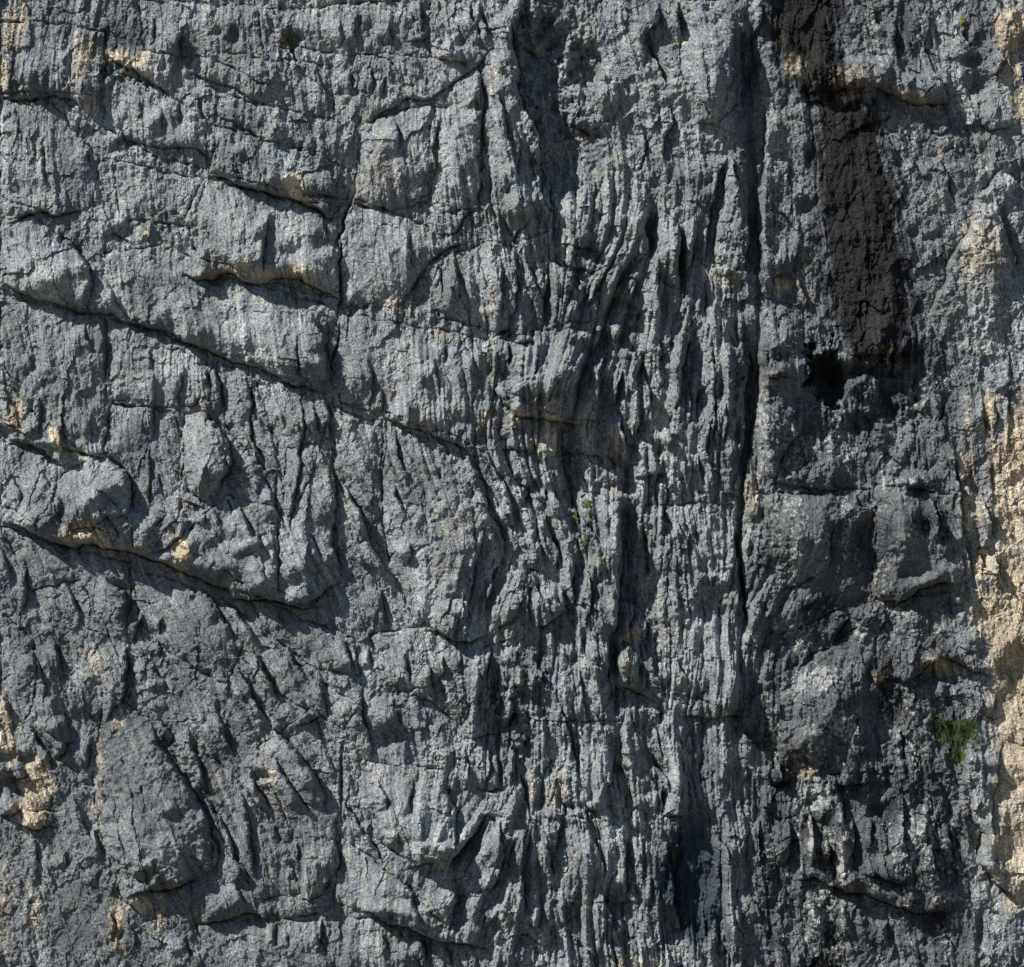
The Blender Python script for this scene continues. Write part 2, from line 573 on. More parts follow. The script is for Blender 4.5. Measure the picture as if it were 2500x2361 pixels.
L .8 F 500 350 620 330 700 340
R 1 H 990 280 1000 420 960 540
R .9 H 1380 150 1400 350 1440 520
R .9 H 720 580 740 760 760 860
R 1 I 480 1000 470 1200 500 1350
R 1 I 640 1020 650 1200 640 1330
R 1 I 860 1100 880 1300
R 1 I 1000 950 1020 1200 1010 1320
R .9 I 1300 850 1290 1050 1330 1300
R .9 I 1480 1000 1470 1250 1500 1450
R 1 F 1480 1000 1500 1150 1480 1300
"""
MASKS="""
tan 0.84 A 90 150 60 170 10
tan 1.08 A 470 340 45 120 0
tan 0.96 A 500 610 55 50 0
tan 1.20 A 680 310 90 30 8
tan 1.08 A 770 370 60 60 30
tan 0.96 A 850 370 25 90 0
tan 1.20 A 1690 1050 70 50 30
tan 1.08 A 1720 1120 60 30 0
tan 0.84 A 1400 1555 200 35 8
tan 0.84 A 1700 1560 120 50 0
tan 0.72 A 20 430 50 90 0
tan 0.72 A 1140 1550 25 25 0
tan 0.72 A 820 1350 20 35 0
tan 0.60 A 1640 250 50 60 0
tan 1.50 D 340 690 28 55 0
tan 1.35 D 90 540 35 90 -10
tan 1.35 D 500 1220 110 45 0
tan 1.50 D 1030 1330 45 90 -15
tan 0.75 D 700 1300 150 30 5
tan 0.90 D 420 760 80 25 0
tan 0.96 G 30 500 60 180 0
tan 1.32 G 200 830 90 130 10
tan 1.44 G 170 1010 100 55 15
tan 0.96 G 680 440 30 80 0
tan .5 G 30 1500 60 260 0
tan 0.72 G 190 1550 40 180 0
tan 1.20 G 665 1620 30 120 0
tan 1.20 G 900 1570 18 110 0
tan 1.08 G 800 1510 70 45 0
tan 1.08 G 1530 740 40 20 0
tan 0.96 G 1160 1550 18 35 0
tan 0.96 G 1100 1560 22 25 0
tan 0.96 G 1545 820 25 30 0
tan 0.48 G 560 800 30 300 0
tan 0.60 G 540 130 50 120 0
tan 1.30 C 1900 180 70 120 0
tan 1.17 C 1920 400 60 100 0
tan 0.59 C 1000 440 130 50 0
tan 0.77 C 990 540 60 45 0
tan 0.68 C 660 390 60 70 30
tan 0.85 C 590 1640 45 50 0
tan 0.68 C 700 1640 18 110 -10
tan 0.68 C 740 1510 40 30 0
tan 1.17 C 1970 600 35 90 0
tan 0.65 C 1750 1450 120 200 0
tan 0.59 C 300 1600 80 70 0
tan 0.43 C 1360 880 30 50 -20
tan 0.51 C 1530 900 25 80 0
tan 0.59 C 635 700 15 30 0
tan 0.77 C 1350 560 100 20 25
tan .9 F 1790 560 45 140 -5
tan .8 F 1800 780 30 200 -5
tan .8 F 1650 850 50 100 0
tan .7 F 1660 560 14 140 0
tan 1 F 1900 1100 130 110 0
tan 1.1 F 1930 1280 100 180 0
tan .9 F 1680 1080 60 140 -10
tan .9 F 1730 1400 70 100 -10
tan 1.1 F 1800 1650 110 130 0
tan 1.2 F 1900 1750 100 150 0
tan .8 F 1910 650 20 170 0
tan .8 F 430 960 35 130 0
tan 1 F 1212 210 12 55 0
tan 1.2 I 1930 100 90 300 0
tan 1.2 I 1940 600 70 300 0
tan 1.1 I 1890 950 90 250 0
tan 1.1 I 1900 1230 80 180 0
tan .9 I 1940 1450 80 100 0
tan .8 I 740 790 60 50 0
tan .7 I 770 1130 16 160 0
tan .7 I 945 1200 22 220 0
tan .9 I 1520 170 130 50 10
tan .8 I 1180 220 60 25 0
tan .7 I 750 690 80 20 10
tan .8 I 30 1500 30 200 -10
tan 0.70 E 1250 565 170 22 4
tan 0.62 E 1200 690 80 100 0
tan 0.62 E 1010 570 60 50 0
tan 0.55 E 830 560 50 50 0
tan 0.39 E 680 1200 120 170 0
tan 0.70 E 1680 1800 45 50 0
tan 0.47 E 600 100 120 25 0
tan 0.39 E 1560 700 60 90 0
tan 0.39 B 170 1640 12 60 0
tan 0.55 B 330 1740 110 30 8
tan 0.47 B 890 420 22 120 0
tan 0.47 B 1380 730 90 35 20
tan 0.39 B 700 120 30 30 0
tan 0.39 B 600 310 100 25 0
tan 0.62 B 1940 240 60 20 20
tan 0.39 B 890 1680 25 120 0
tan 0.39 B 250 1000 130 180 0
tan 0.47 H 1250 860 60 100 0
tan 0.55 H 1660 150 40 90 0
tan 0.47 H 470 1290 100 20 0
tan 0.55 H 1920 1500 40 160 -10
tan 0.47 H 1100 850 60 100 0
tan 0.47 H 1700 1820 200 40 0
white 1 G 425 240 28 130 8
white .6 C 90 400 120 250 0
white 1 C 1890 180 50 70 0
white .7 C 1750 1400 110 260 0
white .7 C 650 400 45 60 -30
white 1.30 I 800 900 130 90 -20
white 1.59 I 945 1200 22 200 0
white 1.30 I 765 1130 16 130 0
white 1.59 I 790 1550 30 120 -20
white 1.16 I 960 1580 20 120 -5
white 1.01 I 1240 500 20 170 -15
white 1.16 I 1550 1470 120 30 20
white 1.16 I 1290 1500 80 16 0
white 1.16 I 800 230 220 80 -15
white 0.87 I 1780 1250 50 80 0
white 0.72 I 1750 600 80 160 0
white 0.87 I 1300 1100 60 160 0
white 0.72 I 1820 1780 150 60 0
white .9 F 1330 900 140 40 -6
white .8 F 850 1230 110 30 5
white .8 F 570 1280 30 40 0
white .8 F 860 980 90 10 5
white .6 F 730 1480 150 30 -20
white .7 F 560 750 110 180 0
white .6 F 1000 750 180 90 0
white .8 F 1160 1080 40 40 0
white .6 F 1700 120 170 150 0
white .6 F 1350 1700 60 90 0
white .6 F 700 850 30 60 0
white .5 F 1060 1750 90 60 -30
white .7 B 250 780 100 80 0
white .5 B 250 1350 130 110 0
white .5 E 1060 220 60 80 0
white .5 E 930 170 25 60 0
white .6 D 740 1300 1 1 0
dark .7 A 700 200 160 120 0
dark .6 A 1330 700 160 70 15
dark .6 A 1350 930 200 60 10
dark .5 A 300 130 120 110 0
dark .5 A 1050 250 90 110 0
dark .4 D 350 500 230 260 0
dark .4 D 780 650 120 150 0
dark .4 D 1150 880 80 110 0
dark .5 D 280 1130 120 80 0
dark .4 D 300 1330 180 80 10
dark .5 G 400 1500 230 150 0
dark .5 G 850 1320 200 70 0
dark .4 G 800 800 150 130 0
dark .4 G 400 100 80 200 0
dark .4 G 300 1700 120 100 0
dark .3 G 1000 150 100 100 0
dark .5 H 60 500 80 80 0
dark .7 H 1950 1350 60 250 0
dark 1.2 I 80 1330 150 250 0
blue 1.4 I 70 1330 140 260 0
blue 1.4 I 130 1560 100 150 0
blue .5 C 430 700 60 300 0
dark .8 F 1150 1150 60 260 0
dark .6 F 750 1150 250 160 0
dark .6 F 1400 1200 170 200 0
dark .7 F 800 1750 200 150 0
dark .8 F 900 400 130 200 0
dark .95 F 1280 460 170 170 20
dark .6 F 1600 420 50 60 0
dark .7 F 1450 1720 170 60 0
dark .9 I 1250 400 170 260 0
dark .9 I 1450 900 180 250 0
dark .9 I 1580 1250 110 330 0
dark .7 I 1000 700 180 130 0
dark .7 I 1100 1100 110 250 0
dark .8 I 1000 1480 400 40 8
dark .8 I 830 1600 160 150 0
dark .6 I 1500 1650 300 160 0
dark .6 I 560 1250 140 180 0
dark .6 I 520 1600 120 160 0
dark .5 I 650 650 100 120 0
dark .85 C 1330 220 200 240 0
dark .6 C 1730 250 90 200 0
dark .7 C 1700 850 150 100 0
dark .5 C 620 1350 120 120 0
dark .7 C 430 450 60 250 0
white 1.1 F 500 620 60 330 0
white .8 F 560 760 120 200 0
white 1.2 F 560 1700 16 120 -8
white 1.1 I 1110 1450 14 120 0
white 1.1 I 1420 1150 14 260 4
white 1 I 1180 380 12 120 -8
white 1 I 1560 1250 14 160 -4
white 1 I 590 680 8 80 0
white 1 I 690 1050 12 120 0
"""
BLOCKS="""
20 395 345 500 370 600 395 675 405 665 450 650 580 540 550 490 545 440 515 390 500 360 430 380 370
16 200 490 330 470 430 540 520 560 630 590 640 740 560 735 480 700 380 670 260 620 200 560
20 0 430 60 420 140 470 180 530 170 600 90 590 0 560
12 0 570 120 600 200 615 205 700 210 880 160 880 60 790 0 740
14 205 615 330 650 400 690 410 790 340 790 280 790 220 780
10 215 780 340 800 360 870 350 1000 300 1060 260 1060 250 920 200 880
16 360 800 400 800 435 850 440 920 400 970 370 950 350 870
15 112 930 135 905 165 893 200 890 230 903 246 930 249 965 238 995 215 1015 185 1030 150 1035 120 1010 108 970
12 0 850 60 870 110 905 105 1000 60 1010 0 980
12 420 700 480 720 490 800 545 860 530 970 500 900 440 830
12 490 720 630 765 640 800 600 930 560 1000 540 880
14 560 870 640 850 650 1000 660 1130 600 1170 540 1140 540 1050
12 440 960 540 980 540 1140 470 1130 350 1060 390 1000
10 650 790 740 820 740 1000 700 1050 650 920
20 750 820 860 860 920 950 920 1080 880 1240 800 1200 760 1100 740 1000
12 0 1020 120 1060 250 1090 250 1150 240 1300 200 1200 150 1120 60 1150
14 250 1100 400 1150 470 1250 440 1330 330 1270 270 1200
12 0 1180 60 1240 70 1330 50 1400 0 1420
16 200 1330 290 1400 330 1450 410 1600 410 1690 290 1720 200 1650 180 1500
12 380 1450 450 1500 560 1640 580 1730 500 1750 440 1650
14 600 1380 650 1500 650 1690 600 1740 560 1600 500 1450
18 700 1480 860 1490 880 1640 860 1690 740 1640 690 1560
10 660 1620 770 1700 860 1790 840 1800 740 1780 650 1750
12 380 1790 560 1780 610 1790 650 1900 400 1900
14 640 1780 760 1790 830 1900 650 1900
20 700 250 770 215 840 200 850 300 830 390 760 410 690 390
14 840 210 920 190 935 280 930 400 850 410 830 380
20 680 400 750 410 830 440 860 480 800 560 780 590 660 600 655 500
16 870 490 960 470 1000 480 1030 560 1040 650 960 640 850 620 830 560
10 660 610 750 620 850 640 950 660 960 770 950 880 860 840 750 800 660 780 640 740
22 960 650 1050 640 1150 620 1170 700 1160 820 1050 800 980 760
16 1060 500 1130 550 1150 640 1060 640
18 930 130 1000 130 1010 250 1040 350 1060 450 1000 470 960 400 935 250
10 0 190 100 200 190 300 180 400 100 420 0 380
12 200 130 300 170 400 230 400 330 300 300 200 240
8 220 310 400 350 370 440 230 420
8 400 100 640 130 650 230 540 210 400 170
8 410 240 560 280 680 330 670 390 560 370 420 330
12 520 20 780 0 840 110 640 100 540 90
12 270 0 500 10 520 170 400 110 280 100
10 0 40 200 60 210 110 180 180 0 180
16 1250 980 1440 980 1450 1150 1440 1380 1300 1340 1260 1150
10 1000 1250 1180 1300 1200 1400 1000 1400
14 1110 950 1210 970 1220 1200 1180 1320 1130 1100
20 1480 960 1690 950 1690 1150 1500 1240 1470 1100
20 1700 940 1860 960 1870 1150 1700 1160
16 1480 1330 1540 1290 1700 1200 1700 1500 1500 1490
14 1070 1570 1200 1600 1240 1750 1080 1750
14 1480 570 1560 600 1560 740 1500 940 1465 960 1470 750
14 1320 0 1450 0 1430 200 1390 240 1320 140
14 880 1660 950 1580 990 1650 960 1750 890 1790
12 470 1130 540 1180 690 1240 700 1310 600 1290 520 1230
10 720 1230 830 1210 880 1260 850 1330 760 1340
12 930 1260 1000 1240 1030 1330 940 1330
10 440 1160 560 1280 700 1370 660 1420 520 1330 460 1260
"""
PARTS=[
('rock_slab', 'smooth pale triangular slab with a bright upper left facet', 'B 130 740 300 620 400 560 540 560 580 620 570 760 550 960 490 1000 480 1100 400 1150 330 1220 60 1165 110 1110 135 1000 130 900'),
('rock_slab', 'smooth pale slab split by a straight vertical crack', 'B 60 1165 330 1220 540 1330 640 1400 560 1460 470 1530 450 1600 350 1720 260 1780 0 1780 0 1500 40 1290'),
('rock_block', 'wedge of rock bulging over a dark undercut', 'A 1150 990 1380 1060 1560 1110 1740 1160 1900 1240 1960 1250 1940 1500 1900 1600 1700 1590 1560 1590 1480 1625 1380 1600 1250 1530 1180 1400 1060 1250 1140 1150'),
('rock_block', 'rounded block ending in a blunt nose above the long sloping crack', 'A 0 1330 130 1290 380 1370 450 1450 510 1530 525 1640 510 1760 330 1745 100 1660 0 1610'),
('rock_block', 'long tapering block above the long sloping crack', 'A 560 1370 740 1370 800 1440 1000 1500 1110 1590 1300 1600 1480 1640 1700 1650 D 1720 0 1790 0 1850 100 1865 220 1860 330 1830 380 1760 385 1590 320 1440 275 1340 245 1240 205 1180 185 1040 115 990 65 840 50 A 700 1800 650 1680 600 1600 540 1500'),
('rock_knob', 'rounded knob over a tan broken base', 'D 380 850 500 790 640 820 710 870 740 940 745 1020 710 1100 640 1130 500 1190 420 1150 360 1000'),
('rock_knob', 'egg shaped bulge standing out of the left wall', 'D 1045 560 1150 540 1240 600 1300 700 1310 820 1270 900 1230 1000 1180 1060 1130 1060 1045 1010 1030 850'),
('rock_slab', 'broad pale slab with a straight left edge and rounded foot', 'E 510 900 600 830 720 800 800 880 840 990 870 1080 830 1250 790 1350 780 1480 750 1600 740 1830 680 1840 580 1790 480 1750 400 1600 540 1500 540 1350'),
('rock_block', 'blocky mass hanging over the curved dark step', 'E 880 100 1130 125 1390 220 1460 380 1460 600 1240 575 1060 560 1000 540 940 490 900 430 880 380'),
('rock_slab', 'upright slab with a dark diagonal slot cut beside it', 'H 890 1000 930 1000 930 1150 940 1250 900 1370 840 1450 760 1470 700 1400 740 1290 850 1090'),
('rock_slab', 'rounded upright slab with a tan foot', 'H 200 760 440 740 560 760 620 880 680 980 680 1080 670 1200 640 1330 500 1270 370 1320 260 1270 150 1080 180 880'),
('rock_slab', 'large smooth domed slab in the lower left', 'G 620 560 850 450 900 580 960 660 1060 800 1150 960 1190 1050 1240 1200 1220 1300 1170 1350 960 1430 700 1470 640 1360 590 1250 550 1080 560 800'),
('hollow', 'shadowed hollow with rough walls left of the pale buttress', 'B 1010 260 1170 290 1300 260 1470 330 1480 450 1460 560 1490 650 1460 820 1440 950 1350 1100 1220 1150 1160 900 1110 690 1050 620 1030 450'),
('buttress', 'pale upright buttress between two dark clefts', 'C 0 0 300 0 330 150 335 280 330 420 280 560 260 690 110 720 0 600'),
('rock_slab', 'tall pale sliver standing between dark grooves', 'C 320 900 345 1010 400 1150 410 1300 400 1560 410 1700 230 1750 230 1600 235 1400 250 1250 280 1050'),
('roof', 'grey roof with a tan underside high on the right', 'C 860 250 1240 260 1610 300 1610 540 1580 590 1400 600 1300 570 1230 520 1160 490 950 490 870 490'),
('cave', 'black cave under the stained wall', 'F 860 190 960 200 980 330 940 420 840 470 760 440 750 340 800 260'),
('rock_slab', 'dark smooth slab with a level top edge', 'F 470 970 600 945 790 968 960 990 1020 1060 950 1180 880 1300 860 1460 700 1500 520 1600 440 1500 420 1300'),
('rock_knob', 'dark barrel shaped knob over a deep undercut', 'F 1160 1020 1260 930 1520 960 1610 990 1630 1150 1670 1450 1480 1510 1350 1590 1260 1600 1170 1590 1150 1400 1130 1200'),
('roof', 'arched roof with yellowish rock over the leafy hollow', 'I 1100 100 1300 60 1500 30 1700 90 1830 190 1870 270 1700 300 1580 280 1450 300 1300 260 1120 230'),
('buttress', 'light ridge rising along the right edge above the tan rock', 'C 1840 990 1986 1000 1986 1869 1440 1869 1540 1620 1640 1360 1720 1120'),
('rock_wall', 'tan band of bare rock running down the right edge', 'F 1620 900 1740 880 1986 1000 1986 1869 I 1986 0 1986 1530 1900 1440 1820 1380 1830 1150 1860 850 1880 500 1870 250 1700 100 F 1700 1600 1640 1200'),
('rock_slab', 'dark blue stained slab set back between pale ribs', 'I 0 1060 120 1050 200 1150 260 1400 270 1700 150 1800 60 1700 0 1400')]
# ---------------- grid over the rock face, in photo pixels ----------------
STEP=2.2
MG=130
ux=np.arange(-MG,W0+MG,STEP); uy=np.arange(-MG,H0+MG,STEP)
def grow(a0,sgn,n):
    o=[];d=STEP;p=a0
    for i in range(n):
        d*=1.035; p+=sgn*d; o.append(p)
    return o
xs=np.array(grow(ux[0],-1,75)[::-1]+list(ux)+grow(ux[-1],1,75))
ys=np.array(grow(uy[0],-1,75)[::-1]+list(uy)+grow(uy[-1],1,75))
X,Y=np.meshgrid(xs,ys); X=X.astype(np.float32); Y=Y.astype(np.float32)
NY,NX=X.shape
UX,UY=np.meshgrid(ux,uy); UX=UX.astype(np.float32); UY=UY.astype(np.float32)

def hsh(ix,iy,seed):
    h=(ix.astype(np.int64)*374761393+iy.astype(np.int64)*668265263+seed*1442695041)&0xffffffff
    h=((h^(h>>13))*1274126177)&0xffffffff
    h=((h^(h>>16))*2246822519)&0xffffffff
    return ((h^(h>>15))&0xffffff).astype(np.float32)/16777215.
def gnoise(x,y,seed):
    ix=np.floor(x);iy=np.floor(y);fx=x-ix;fy=y-iy
    ix=ix.astype(np.int32);iy=iy.astype(np.int32)
    u=fx*fx*fx*(fx*(fx*6-15)+10);v=fy*fy*fy*(fy*(fy*6-15)+10)
    def g(a,b):
        t=hsh(ix+a,iy+b,seed)*6.2832
        return np.cos(t)*(fx-a)+np.sin(t)*(fy-b)
    n=(g(0,0)*(1-u)+g(1,0)*u)*(1-v)+(g(0,1)*(1-u)+g(1,1)*u)*v
    return n*1.5
def fbm(x,y,wl,octs,seed,gain=.5):
    s=0;a=1;tot=0
    for o in range(octs):
        s=s+a*gnoise(x/wl+17.3*o,y/wl-9.1*o,seed+o);tot+=a*a
        a*=gain;wl*=.5
    return s/math.sqrt(tot)
def ss(a,b,x):
    t=np.clip((x-a)/(b-a),0,1);return t*t*(3-2*t)

# ---------------- direction of the fracture grain ----------------
OFF={'A':(0,0),'B':(825,0),'C':(1650,0),'D':(0,780),'E':(825,780),'F':(1650,780),'G':(0,1561),'H':(825,1561),'I':(1650,1561)}
K=850/1986.
def P(t,x,y): return OFF[t][0]+x*K, OFF[t][1]+y*K
GR=[('A',400,400,95),('A',1400,600,88),('A',1400,1300,85),('B',400,300,88),('B',900,700,82),('B',1000,1600,78),('B',1500,1650,112),('B',1700,600,75),
 ('C',200,500,88),('C',300,1200,95),('C',900,900,85),('C',1350,900,68),('C',1800,1000,80),('D',300,400,80),('D',900,500,88),('D',1400,900,66),('D',1500,1300,60),('D',1800,1000,68),
 ('D',500,1600,62),('D',900,1650,58),('E',300,300,86),('E',1000,300,88),('E',1350,350,108),('E',1700,500,90),('E',350,1100,66),('E',850,1000,64),('E',900,1100,72),('E',850,1500,108),('E',1300,1300,80),
 ('E',1600,1400,90),('F',150,500,90),('F',900,800,85),('F',1700,700,85),('F',1700,1300,78),('F',900,1600,120),('G',300,300,80),('G',450,1100,66),('G',950,800,62),('G',1200,700,60),('G',1100,300,62),
 ('G',1450,300,56),('G',1600,700,58),('G',1400,1100,64),('G',1700,1300,86),('H',300,400,80),('H',300,1000,88),('H',780,1150,122),('H',1100,400,88),('H',1300,1100,84),('H',1700,1300,88),
 ('I',300,800,88),('I',700,1200,86),('I',1300,500,78),('I',1300,1200,84),('I',1900,900,82),('I',1100,1650,80)]
cx=np.zeros_like(X);cy=np.zeros_like(X);cw=np.zeros_like(X)
for t,gx,gy,a in GR:
    px,py=P(t,gx,gy); d=1/(((X-px)**2+(Y-py)**2)+45.**2)**1.8*1e6
    cx+=d*math.cos(math.radians(a));cy+=d*math.sin(math.radians(a));cw+=d
wob=fbm(X,Y,160,2,5)*.22
ang=np.arctan2(cy,cx)+wob
DX=np.cos(ang);DY=np.sin(ang)
ox=75
def to_u(a): return a[ox:-ox,ox:-ox]
UDX=np.ascontiguousarray(to_u(DX));UDY=np.ascontiguousarray(to_u(DY))
def lic(src,L):
    h,wd=src.shape
    out=src.copy()
    gx0,gy0=np.meshgrid(np.arange(wd,dtype=np.float32),np.arange(h,dtype=np.float32))
    n=1
    for sg in (1,-1):
        x=gx0.copy();y=gy0.copy()
        for i in range(L):
            xi=np.clip(x,0,wd-1).astype(np.int32);yi=np.clip(y,0,h-1).astype(np.int32)
            idx=yi*wd+xi
            x+=sg*UDX.ravel()[idx];y+=sg*UDY.ravel()[idx]
            xi=np.clip(x+.5,0,wd-1).astype(np.int32);yi=np.clip(y+.5,0,h-1).astype(np.int32)
            out+=src.ravel()[yi*wd+xi];n+=1
    return out/n
def norm(a): a=a-a.mean(); return a/(a.std()+1e-9)
def pad(a): return np.pad(a,ox,mode='reflect')
print("setup",time.time()-T0)
l1=pad(norm(lic(gnoise(UX/44,UY/44,11)+.45*gnoise(UX/20,UY/20,13),int(120/STEP))))
l0=pad(norm(lic(gnoise(UX/62,UY/62,17),int(240/STEP))))
l2=pad(norm(lic(gnoise(UX/15,UY/15,21),int(80/STEP))))
l4=pad(norm(lic(gnoise(UX/10,UY/10,37)+gnoise(UX/5,UY/5,38),int(70/STEP))))
l3=pad(norm(lic(gnoise(UX/7,UY/7,31),int(36/STEP))))
print("lic",time.time()-T0)

# ---------------- fractured facets ----------------
DEFER=1
def facets(x,y,size,sy,seed,slope,off):
    gx=x/size;gy=y/(size*sy)
    ix=np.floor(gx).astype(np.int32);iy=np.floor(gy).astype(np.int32)
    best=np.full(x.shape,9.,np.float32);bx=ix.copy();by=iy.copy();bdx=np.zeros_like(x);bdy=np.zeros_like(x);sec=best.copy()
    for a in (-1,0,1):
        for b in (-1,0,1):
            cx_=ix+a;cy_=iy+b
            dx=gx-(cx_+.1+.8*hsh(cx_,cy_,seed));dy=gy-(cy_+.1+.8*hsh(cx_,cy_,seed+1))
            d=dx*dx+dy*dy
            m=d<best
            sec=np.where(m,best,np.minimum(sec,d))
            best=np.where(m,d,best);bx=np.where(m,cx_,bx);by=np.where(m,cy_,by)
            bdx=np.where(m,dx,bdx);bdy=np.where(m,dy,bdy)
    sx=(hsh(bx,by,seed+2)-.5)*2;sy_=(hsh(bx,by,seed+3)-.5)*2;o=(hsh(bx,by,seed+4)-.5)*2
    edge=np.sqrt(sec)-np.sqrt(best)
    return (sx*bdx+sy_*bdy)*slope*size+o*off*size*.3, edge
wx=X+fbm(X,Y,46,4,41,.6)*9; wy=Y+fbm(X,Y,46,4,51,.6)*9
# grain-following skew of the facet lattice
skx=wx-(Y-1180)*np.cos(ang)*.0
H=np.zeros_like(X)

# amplitude maps
def blob(t,x,y,rx,ry,p=1.):
    a,b=P(t,x,y); return np.exp(-(((X-a)/(rx*K))**2+((Y-b)/(ry*K))**2)**p)
smooth=np.zeros_like(X)
for s in [('B',230,1400,220,320),('B',240,850,140,160),('E',680,1250,170,420),('G',850,950,300,420),('C',950,900,200,500),('C',720,200,170,300),
          ('H',400,980,200,260),('H',200,1350,260,260),('C',160,450,170,400),('G',400,1600,260,260),('F',480,800,90,300),('F',700,1150,250,200),('I',100,1350,150,300),('I',1900,700,150,900),('D',1120,800,120,250)]:
    smooth=np.maximum(smooth,blob(*s,p=2))
lowleft=.35*ss(1100,700,X)*ss(1150,1400,Y);smooth=np.clip(np.maximum(smooth,lowleft),0,1);
band=np.exp(-((X-1500-(Y-1100)*.05)/430)**4)*(1-.55*blob('B',1500,400,450,700,2))*ss(150,700,Y)
right=ss(1830,1900,X)
striA=.17+.80*band*(.55+.75*ss(-.9,.9,fbm(X,Y*.6,190,3,261)))-.25*right
striA*=(1-.6*smooth)
skx0=np.interp(Y,[0,250,750,1330],[1970,2000,2110,2110]).astype(np.float32)
stk=ss(120,70,np.abs(X-skx0))*ss(900,800,Y)*ss(330,370,Y)
smooth=np.maximum(smooth,stk*.45)
rboost=np.zeros_like(X)
for s in [('B',1280,500,260,450),('B',1150,150,200,120),('F',1120,450,380,280),('I',1350,250,350,160),('A',450,500,420,150),('A',1500,900,400,130),('F',100,1500,220,300),('H',1000,300,300,200),('I',1100,800,350,130),('I',1500,900,200,500),('D',500,1150,300,120)]:
    rboost=np.maximum(rboost,blob(*s,p=2))
rough=.70*(1-.40*smooth)*(1+.75*rboost)*(1+.35*band)*(1+.1*right)

# ---------------- traced ledges, cracks, bulges ----------------
wxx=X+fbm(X,Y,42,4,61,.62)*6+fbm(X,Y,130,2,65)*6; wyy=Y+fbm(X,Y,42,4,71,.62)*6+fbm(X,Y,130,2,75)*8
def parse(s):
    tk=s.split();ty=tk[0];st=float(tk[1]);i=2;wm=1.
    if tk[2][0]=='w': wm=float(tk[2][1:]);i=3
    t=None;pts=[]
    while i<len(tk):
        if tk[i] in OFF: t=tk[i];i+=1;continue
        if ty in('P','M'):
            v=[float(q) for q in tk[i:i+5]];return ty,st,wm,(P(t,v[0],v[1]),v[2]*K,v[3]*K,v[4])
        pts.append(P(t,float(tk[i]),float(tk[i+1])));i+=2
    return ty,st,wm,pts
jag=fbm(X,Y,36,3,87,.6)
gmod=np.clip(.9+.9*fbm(X,Y,26,2,83),0,2)
amod=1+.55*fbm(X,Y,70,2,81)
def bbox(x0,x1,y0,y1):
    a=np.searchsorted(xs,x0);b=np.searchsorted(xs,x1);c=np.searchsorted(ys,y0);d=np.searchsorted(ys,y1)
    return slice(max(c,0),d),slice(max(a,0),b)
PAR={'L':(36,110,6,40,12,2.5),'R':(27,46,14,30,8,2.3),'W':(25,46,14,30,5,2.3),'C':(7,30,4,24,14,2.6)}
MACRO=np.zeros_like(X); BLK=np.zeros_like(X); CRK=np.zeros_like(X)
def line(ty,st,wm,pts):
    A,wa,B,wb,g,gw=PAR[ty];A*=st*1.05;B*=st*1.05;wa*=wm*(.6+.4*st);wb*=wm*(.6+.4*st)
    pts=np.array(pts)
    if ty=='L' and pts[-1][0]<pts[0][0]: pts=pts[::-1]
    if ty in 'RWC' and pts[-1][1]<pts[0][1]: pts=pts[::-1]
    sg=1 if ty in 'RC' else -1
    m=3*max(wa,wb)
    sl=bbox(pts[:,0].min()-m,pts[:,0].max()+m,pts[:,1].min()-m,pts[:,1].max()+m)
    x=wxx[sl];y=wyy[sl]
    if x.size==0: return
    bd=np.full(x.shape,1e9,np.float32);bs=np.zeros_like(x);bt=np.zeros_like(x);acc=0
    for (x0,y0),(x1,y1) in zip(pts[:-1],pts[1:]):
        dx=x1-x0;dy=y1-y0;L=math.hypot(dx,dy)+1e-6;dx/=L;dy/=L
        rx=x-x0;ry=y-y0;t=rx*dx+ry*dy;tc=np.clip(t,0,L)
        d=np.hypot(rx-tc*dx,ry-tc*dy)
        m_=d<bd
        s=sg*(dx*ry-dy*rx)
        bd=np.where(m_,d,bd);bs=np.where(m_,np.sign(s),bs);bt=np.where(m_,acc+t,bt);acc+=L
    tl=min(70,acc*.4)
    tap=ss(-2,tl,bt)*ss(-2,tl,acc-bt)
    am=amod[sl]*tap
    s=bd*bs
    up=A*np.exp(-(np.abs(s)/wa)**1.25)*(1-(.62 if ty=='L' else .35)*np.exp(-np.abs(s)/(15. if ty=='L' else 8.)));dn=-B*np.exp(-(np.abs(s)/wb)**1.1)
    k=ss(-1.6,1.6,s)
    MACRO[sl]+=(up*k+dn*(1-k))*am-g*(.5+.5*st)*np.exp(-(s/gw)**2)*tap*gmod[sl]-4*st*np.exp(-np.abs(s)/9)*tap
    CRK[sl]+=np.exp(-(s/4)**2)*tap
def inpoly(px,py,pts):
    ins=np.zeros(px.shape,bool);j=len(pts)-1
    for i in range(len(pts)):
        xi,yi=pts[i];xj,yj=pts[j]
        if yi!=yj: ins^=((yi>py)!=(yj>py))&(px<(xj-xi)*(py-yi)/(yj-yi)+xi)
        j=i
    return ins
rb=np.random.default_rng(3)
